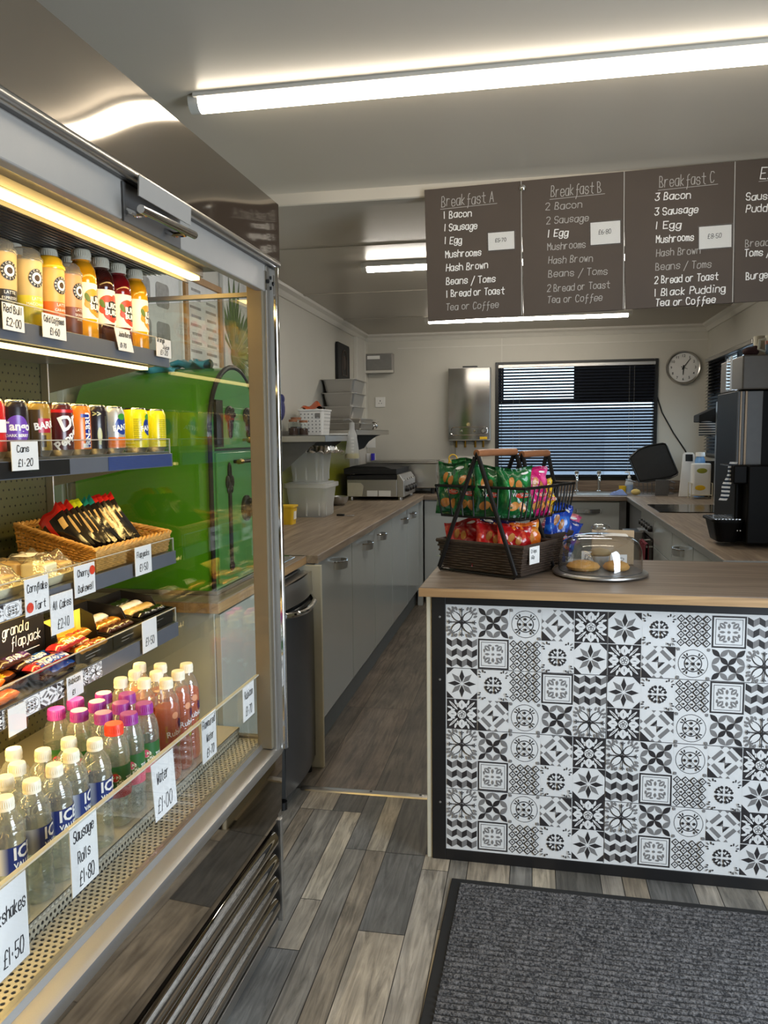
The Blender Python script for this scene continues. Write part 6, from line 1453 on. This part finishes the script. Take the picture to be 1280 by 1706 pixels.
o=MB().box(-.885,.75,6.66,6.68,0,.145).build('plinth_board',M['kplinth'],None,ang=0); tag(o,'grey plinth board under the window units','plinth')
t=thing('sink','stainless sink and drainer set into the worktop below the window','sink',(.35,6.9,ZW))
b=MB()
for a in ((-.50,.36,-.22,-.19),(-.50,.36,.17,.21),(-.50,-.46,-.19,.17),(.02,.36,-.19,.17)): b.box(a[0],a[1],a[2],a[3],.0,.006)
b.build('drainer',M['steel'],t,bevel=.002)
b=MB(); b.rbox(-.46,.02,-.19,.17,-.03,.004,.04); 
b.f=[f for i,f in enumerate(b.f) if i!=1]; b.m=b.m[:len(b.f)]; b.build('bowl',M['steel'],t,ang=50)
for k,x in ((0,.385),(1,.570)):
    t=thing('pillar_tap','chrome pillar tap standing behind the sink, '+('nearer the water heater' if k==0 else 'nearer the soap bottle'),'tap',(x,7.04,ZW+.0065),group='pillar taps at the sink')
    b=MB(); b.lathe([(.022,0),(.022,.008),(.012,.014),(.012,.12),(.014,.15),(.011,.155)],16); b.tube([(0,0,.11),(0,-.05,.125),(0,-.09,.115),(0,-.095,.095)],.009,10); b.build('body',M['chrome'],t,ang=50)
    b=MB(); b.lathe([(.018,.155),(.02,.160),(.018,.178),(.0001,.180)],12); b.build('handle',M['chrome'],t,ang=40)
t=thing('soap_bottle','clear pump soap bottle at the window sill end of the sink','soap bottle',(.80,6.85,ZW))
MB().lathe([(.03,0),(.033,.005),(.033,.09),(.026,.115),(.012,.125),(.012,.135)],20).build('bottle',M['milky'],t,ang=50)
b=MB(); b.lathe([(.013,.135),(.013,.15),(.005,.152),(.005,.185),(.0001,.186)],12); b.tube([(0,0,.182),(-.03,0,.184),(-.034,0,.176)],.005,8); b.build('pump',M['white'],t)
b=MB(); b.lathe([(.0335,.02),(.0335,.08)],20,cap0=False,cap1=False); b.build('label_wrap',mat('soaplabel',(150,170,200),.4),t,ang=50)
t=thing('sponge_tub','little yellow tub beside the soap bottle','tub',(.745,6.83,ZW)); MB().lathe([(.024,0),(.030,.07),(.028,.07),(.022,.004),(.0001,.004)],18,cap1=False).build('tub',M['yellow'],t,ang=50)
b=MB(); b.grid(lambda u,v:(.07*(u-.5)*2,.05*(v-.5)*2,.045*math.sin(PI*u)*math.sin(PI*v)*(1+.3*math.sin(7*u+4*v))+.004),16,12); o=b.build('dish_cloth',M['bluecloth'],None,ang=60); o.location=(.70,6.72,ZW); tag(o,'crumpled blue dish cloth on the drainer','dish cloth')
b=MB(); b.ball((0,0,.028),.038,.026,.026); o=b.build('bread_roll',M['sponge'],None,ang=60); o.location=(.835,6.70,ZW); tag(o,'tan sponge beside the dish rack','sponge'); o.name='sponge'
t=thing('dish_rack','dark wire dish rack on the drainer corner','dish rack',(.99,6.80,ZW))
b=MB()
for zz,s in ((.012,.92),(.055,.96),(.105,1)): b.tube([(-.15*s,-.11*s,zz),(.15*s,-.11*s,zz),(.15*s,.11*s,zz),(-.15*s,.11*s,zz)],.003,6,closed=True)
for i in range(9):
    x=-.14+.035*i
    for s in (-1,1): b.tube([(x,s*.11,.105),(x*.92,s*.10,.012)],.002,5)
b.tube([(-.15,-.11,.105),(-.21,-.10,.12),(-.21,.10,.12),(-.15,.11,.105)],.004,6); b.build('wire_frame',M['plastgrey'],t)
o=MB().box(-.05,.05,-.004,.004,0,.13).build('grater',M['plastgrey'],None,bevel=.002); o.location=(1.03,6.665,ZW+.002); o.rotation_euler=(R(8),0,0); tag(o,'flat grey plastic panel propped at the front of the dish rack','panel')
t=thing('roasting_tray','big dark roasting tray leaning on the dish rack against the window','roasting tray',(.985,6.84,1.02),rot=(R(-9),0,0))
op=[(-.194,.193),(-.185,.215),(-.115,.28),(-.035,.31),(.075,.328),(.10,.325),(.115,.30),(.201,.08),(.195,.06),(.135,.03),(-.095,-.005),(-.115,.0)]
b=MB(); b.prism(op,'y',-.02,.02); b.build('tray',M['blackmatte'],t,bevel=.018)
b=MB(); b.tube([(x*.97,-.022,zz*.97) for x,zz in op],.006,6,closed=True); b.build('rim',M['black'],t)
b=MB(); b.tube([(1.057,YB-.003,1.735),(1.10,YB-.004,1.60),(1.20,YB-.004,1.42),(1.30,YB-.004,1.27),(1.33,YB-.01,1.15)],.006,6); o=b.build('cable',M['black'],None); tag(o,'black cable running down the wall from the window to the towel pack','cable')
t=thing('wall_clock','round silver rimmed wall clock with black numerals beside the window','clock',(1.262,YB,1.976))
b=MB(); b.lathe([(.128,0),(.140,.006),(.141,.030),(.133,.038),(.124,.032),(.124,.024)],44,cap1=False); b.xf(Matrix.Rotation(PI/2,4,'X')); b.build('rim',M['steel'],t,ang=50)
b=MB(); b.poly([(.125*math.cos(2*PI*i/40),-.022,.125*math.sin(2*PI*i/40)) for i in range(40)]); b.build('face',M['white'],t,ang=0)
b=MB()
for h in range(1,13): a=R(90-30*h); flat_text(b,str(h),.030,(.098*math.cos(a),-.0228,.098*math.sin(a)),(1,0,0),(0,0,1),bold=.0004)
b.build('numerals',M['black'],t,ang=0,fix=False)
def hnd(name,a,l,w_,back=.02):
    d=(math.sin(R(a)),math.cos(R(a))); n_=(d[1],-d[0]); P=[(-d[0]*back+n_[0]*w_,-d[1]*back+n_[1]*w_),(-d[0]*back-n_[0]*w_,-d[1]*back-n_[1]*w_),(d[0]*l-n_[0]*w_*.5,d[1]*l-n_[1]*w_*.5),(d[0]*l+n_[0]*w_*.5,d[1]*l+n_[1]*w_*.5)]
    b=MB(); b.prism(P,'y',-.027,-.025); b.build(name,M['black'],t,ang=0)
hnd('hour_hand',182,.062,.005); hnd('minute_hand',36,.095,.004); hnd('alarm_hand',110,.035,.003)
# right run: worktop, oven, hob
t=thing('right_worktop','wood effect worktop along the kitchen side opposite the grey units, holding the coffee machine','worktop',(0,0,0))
MB().box(.752,1.455,3.30,6.574,.884,.92).build('slab',M['worktopY'],t,bevel=.003)
MB().box(.7495,.7525,3.30,6.574,.886,.917).box(.752,1.455,3.2975,3.3005,.886,.917).build('edging',M['steel'],t,ang=0)
t=thing('hob','black glass hob set flush in the worktop','hob',(0,0,0)); MB().rbox(.80,1.38,5.24,5.80,.9205,.926,.02).build('glass_top',M['blackgloss'],t,bevel=.001)
t=thing('cooker','built in oven with round control knobs under the hob','oven',(.775,5.60,0))
MB().box(.02,.60,-.298,.298,.10,.70).box(.02,.60,-.298,.298,.70,.883).build('body',M['plastgrey'],t,ang=0)
MB().box(0,.02,-.295,.295,.74,.872).build('control_panel',M['steel'],t,bevel=.002)
for i in range(5):
    b=MB(); b.lathe([(.021,0),(.021,.012),(.016,.026),(.0001,.026)],16); b.xf(Matrix.Translation((0,-.22+.11*i,.80))@Matrix.Rotation(-PI/2,4,'Y')); b.build('knob',M['black'],t)
d_=MB().box(0,.02,-.295,.295,.16,.73).build('oven_door',M['blackgloss'],t,bevel=.003)
MB().tube([(-.035,-.28,.69),(-.035,.06,.69)],.008,10).tube([(-.035,-.28,.69),(0,-.28,.69)],.006,8).tube([(-.035,.06,.69),(0,.06,.69)],.006,8).build('door_handle',M['steel'],d_)
b=MB(); b.grid(lambda u,v:(-.045+.022*math.sin(PI*min(1,v*6))*0-.006*math.sin(14*u+3*v),-.13+.26*u+.004*math.sin(9*v),.705-.36*v),14,16); b.grid(lambda u,v:(-.026-.004*math.sin(14*u),-.13+.26*u,.705-.26*v),14,10); b.grid(lambda u,v:(-.0355+.0105*math.cos(PI*v),-.13+.26*u,.703+.010*math.sin(PI*v)),14,5)
o=b.build('tea_towel',M['redcloth'],None,ang=60); o.location=(.775,5.10,0); o.location=(.775,5.425,0.0); tag(o,'dark red tea towel hanging on the oven door handle','tea towel')
for i,(y0,y1) in enumerate(((4.62,5.29),(4.03,4.61),(3.33,4.02))):
    t=thing('kitchen_unit','grey kitchen unit under the coffee machine worktop, %s'%('next to the oven','second from the oven','at the end by the counter')[i],'kitchen unit',(.775,(y0+y1)/2,0),group='grey kitchen units on the oven side'); w_=(y1-y0)/2
    MB().box(.02,.62,-w_,w_,.145,.883).build('carcass',M['kgrey'],t,ang=0)
    for (z0,z1,hz) in ((.70,.872,.81),(.15,.695,.64)):
        d_=MB().box(0,.018,-w_+.0015,w_-.0015,z0,z1).build('drawer' if z0>.5 else 'door',M['kgrey'],t,bevel=.0015); i==0 or bow_handle(MB(),0,0,hz,'y',sgn=-1).build('handle',[M['brushed'],M['chrome']],d_,ang=40)
o=MB().box(.776,1.40,5.905,6.57,.0,.883).build('corner_unit',M['plastgrey'],None,bevel=.002); tag(o,'plain grey corner cabinet between the oven and the sink corner','corner cabinet')
t=thing('waste_caddy','small grey caddy hooked on the oven corner','caddy',(.775,5.80,.50))
b=MB(); b.box(-.03,.0005,-.08,.08,.14,.25); b.rbox(-.13,-.002,-.10,.10,0,.24,.02,taper=.02); b.build('bin',M['grey'],t,bevel=.003); b=MB(); b.rbox(-.12,-.012,-.09,.09,.2405,.2415,.02); b.build('opening',M['black'],t,ang=0)
# things on the right worktop
t=thing('paper_towel_pack','white lemon printed paper towel pack in a wire holder near the corner','paper towel',(1.275,6.42,ZW))
b=MB(); b.rbox(-.068,.068,-.05,.05,.022,.27,.02); b.build('pack',M['white'],t,bevel=.008)
for (x,zz,m_) in ((.0,.215,'olive'),(-.01,.085,'yellow')): b=MB(); b.ball((x,-.0503,zz),.038,.0012,.020,n=14,k=8); b.build('fruit_print',M[m_],t)
b=MB()
for s in (-1,1): b.tube([(s*.075,-.06,0),(s*.075,-.06,.12),(s*.075,.06,.12),(s*.075,.06,0)],.004,6)
b.tube([(-.075,-.06,.03),(.075,-.06,.03)],.004,6); b.tube([(-.075,.06,.03),(.075,.06,.03)],.004,6); b.build('wire_holder',M['cream'],t)
t=thing('blue_bottle','blue and white bottle behind the paper towel pack','bottle',(1.30,6.58,ZW)); MB().lathe([(.04,0),(.042,.2),(.038,.29),(.02,.33),(.02,.345)],18).build('bottle',mat('lightblue',(110,160,214),.3),t,ang=50); MB().lathe([(.036,.318),(.034,.350),(.0001,.352)],18).build('cap',M['white'],t,ang=40)
t=thing('white_board','white chopping board leaning behind the paper towel pack','chopping board',(1.20,6.60,ZW),rot=(R(-7),0,0)); MB().prism([(-.05,0),(.07,0),(.07,.33),(.055,.35),(-.01,.35),(-.02,.33)],'y',-.006,.006).build('board',M['white'],t,bevel=.002); MB().prism([(.0,.28),(.055,.28),(.055,.335),(.0,.335)],'y',-.0075,-.006).build('black_pad',M['black'],t,ang=0)
t=thing('black_canister','black canister behind the blue bottle','canister',(1.385,6.64,ZW)); MB().lathe([(.05,0),(.05,.26),(.045,.28),(.0001,.28)],20).build('canister',M['black'],t,ang=40)
# coffee machine
t=thing('coffee_machine','tall black coffee machine with a grey top at the counter end of the worktop','coffee machine',(.885,3.72,ZW))
b=MB(); b.box(.0,.46,.0,.40,.02,.685); b.build('body',M['blackplastic'],t,bevel=.006)
b=MB(); b.box(-.002,.10,-.010,.0,.36,.68); b.build('side_trim',M['plastgrey'],t,bevel=.002)
b=MB(); b.box(.012,.46,-.012,.40,.687,.835); b.build('grey_top',M['warmgrey'],t,bevel=.006)
b=MB(); b.box(.006,.014,-.014,-.004,.36,.68).box(.026,.036,-.016,-.004,.36,.68); b.build('vertical_rail',mat('bronze',(92,76,58),.3,.7),t,bevel=.001)
b=MB(); b.box(.03,.46,-.09,-.002,.02,.36); b.box(-.028,.03,-.08,.18,.28,.36); b.build('dispenser_block',M['blackplastic'],t,bevel=.006)
b=MB(); b.rbox(-.095,.03,-.06,.16,.02,.11,.03,taper=.02); b.rbox(-.105,.035,-.07,.17,.11,.122,.035); b.build('drip_tray',M['blackplastic'],t,bevel=.003)
b=MB()
for i in range(8): b.box(-.09+.014*i,-.083+.014*i,-.05,.15,.1222,.1245)
b.build('drip_grid',M['chrome'],t,ang=0)
b=MB(); b.box(.155,.17,-.0945,-.09,.02,.14); b.build('metal_strip',M['steel'],t,ang=0)
b=MB()
for x in (.0,.012): b.ball((x,-.061,.075),.003,.003,.003,n=8,k=5)
b.build('indicator_lights',M['white'],t)
# things on top of the machine
ztop=ZW+.836
t=thing('coffee_mug','pale blue and coral striped mug on top of the coffee machine','mug',(1.05,3.80,ztop))
MB().lathe([(.036,0),(.038,.004),(.040,.05),(.041,.065),(.041,.09),(.037,.09),(.036,.01),(.0001,.008)],26,m=[0,0,1,2,0,0,0],cap1=False).build('mug',[mat('mugblue',(120,140,160),.3),mat('mugcoral',(200,110,90),.3),M['cream']],t,ang=50)
MB().tube([(-.038,0,.075),(-.065,0,.07),(-.068,0,.03),(-.040,0,.018)],.006,8).build('mug_handle',M['cream'],t)
t=thing('coffee_mug','tall white mug beside the striped mug on the coffee machine','mug',(1.02,3.92,ztop)); MB().lathe([(.026,0),(.03,.1),(.027,.1),(.024,.006),(.0001,.006)],22,cap1=False).build('mug',M['cream'],t,ang=50)
b=MB(); b.ball((0,0,.022),.036,.03,.022,n=12,k=7); b.ball((.02,.01,.03),.018,.018,.02); o=b.build('knitted_pouch',mat('darkred',(60,34,32),.9,bump=.6),None,ang=60); o.location=(.955,3.82,ztop); tag(o,'dark red little pouch on top of the coffee machine','pouch')
o=MB().grid(lambda u,v:(.10*(u-.5),.08*(v-.5),.004+.012*math.sin(PI*u)*math.sin(3*v+1)),8,8).build('paper_sheet',M['card'],None,ang=60); o.location=(.965,3.95,ztop); tag(o,'crumpled white paper on top of the coffee machine','paper')
# clear holder with stirrer packets on the wall side of the machine
t=thing('poster_stand','clear upright sign holder standing beside the coffee machine top','sign holder',(.852,3.765,1.605)); MB().box(0,.004,-.04,.04,.004,.145).box(0,.03,-.04,.04,0,.004).build('clear_panel',M['acrylic'],t,ang=0); MB().box(-.001,.005,-.044,-.038,0,.148).build('edge_strip',M['white'],t,ang=0)
# side ledge with striped cloths
t=thing('side_ledge','short dark ledge on the side wall below the side window','ledge',(1.30,6.20,1.50)); MB().prism([(-.11,0),(.155,0),(.155,.115),(.0,.10),(-.11,.05)],'y',-.10,.10).build('box',M['blackmatte'],t,bevel=.004); MB().box(.02,.155,-.13,-.105,-.02,.06).build('blue_packet',mat('deepblue',(26,36,90),.4),t,bevel=.003)
def stripes(name,c0,c1,n):
    m,t_,N,L=nt(name); p=N['Principled BSDF']; p.inputs['Roughness'].default_value=.9; tc=N.new('ShaderNodeTexCoord'); sp=N.new('ShaderNodeSeparateXYZ'); L.new(tc.outputs['Object'],sp.inputs[0])
    a=N.new('ShaderNodeMath'); a.operation='MULTIPLY'; a.inputs[1].default_value=n; L.new(sp.outputs[2],a.inputs[0]); f=N.new('ShaderNodeMath'); f.operation='FRACT'; L.new(a.outputs[0],f.inputs[0]); g=N.new('ShaderNodeMath'); g.operation='GREATER_THAN'; g.inputs[1].default_value=.5; L.new(f.outputs[0],g.inputs[0])
    x=N.new('ShaderNodeMix'); x.data_type='RGBA'; x.inputs[6].default_value=s2l(c0)+(1,); x.inputs[7].default_value=s2l(c1)+(1,); L.new(g.outputs[0],x.inputs[0]); L.new(x.outputs[2],p.inputs['Base Color']); return m
ST=stripes('stripecloth',(228,228,226),(40,52,66),56)
b=MB(); b.grid(lambda u,v:(-.115+.26*u,-.132+.008*math.sin(9*u+4*v),-.075+.10*v+.006*math.sin(8*u)),16,8); b.grid(lambda u,v:(-.115+.26*u,-.132+.22*v,.0255-.0),4,4)
b.v=[(x,y,z-.027) for x,y,z in b.v]; o=b.build('striped_cloth',ST,None,ang=60); o.location=(1.30,6.20,1.50); tag(o,'folded striped cloth hanging at the front of the side ledge','cloth')
b=MB(); b.grid(lambda u,v:(-.03+.034*u+.035*v+.004*math.sin(12*v),.004*math.sin(9*u+5*v),.17*v),8,16); o=b.build('striped_towel',ST,None,ang=60); o.location=(.838,3.68,1.125); o.rotation_euler=(0,R(3),0); tag(o,'black and white striped towel hanging at the front of the coffee machine','towel')
t=thing('kitchen_roll','steel column behind the coffee machine with a pale side','steel column',(1.33,5.95,ZW)); MB().rbox(-.05,.05,-.05,.05,0,.72,.012).build('column',M['steel'],t,bevel=.003); t.name='steel_column'
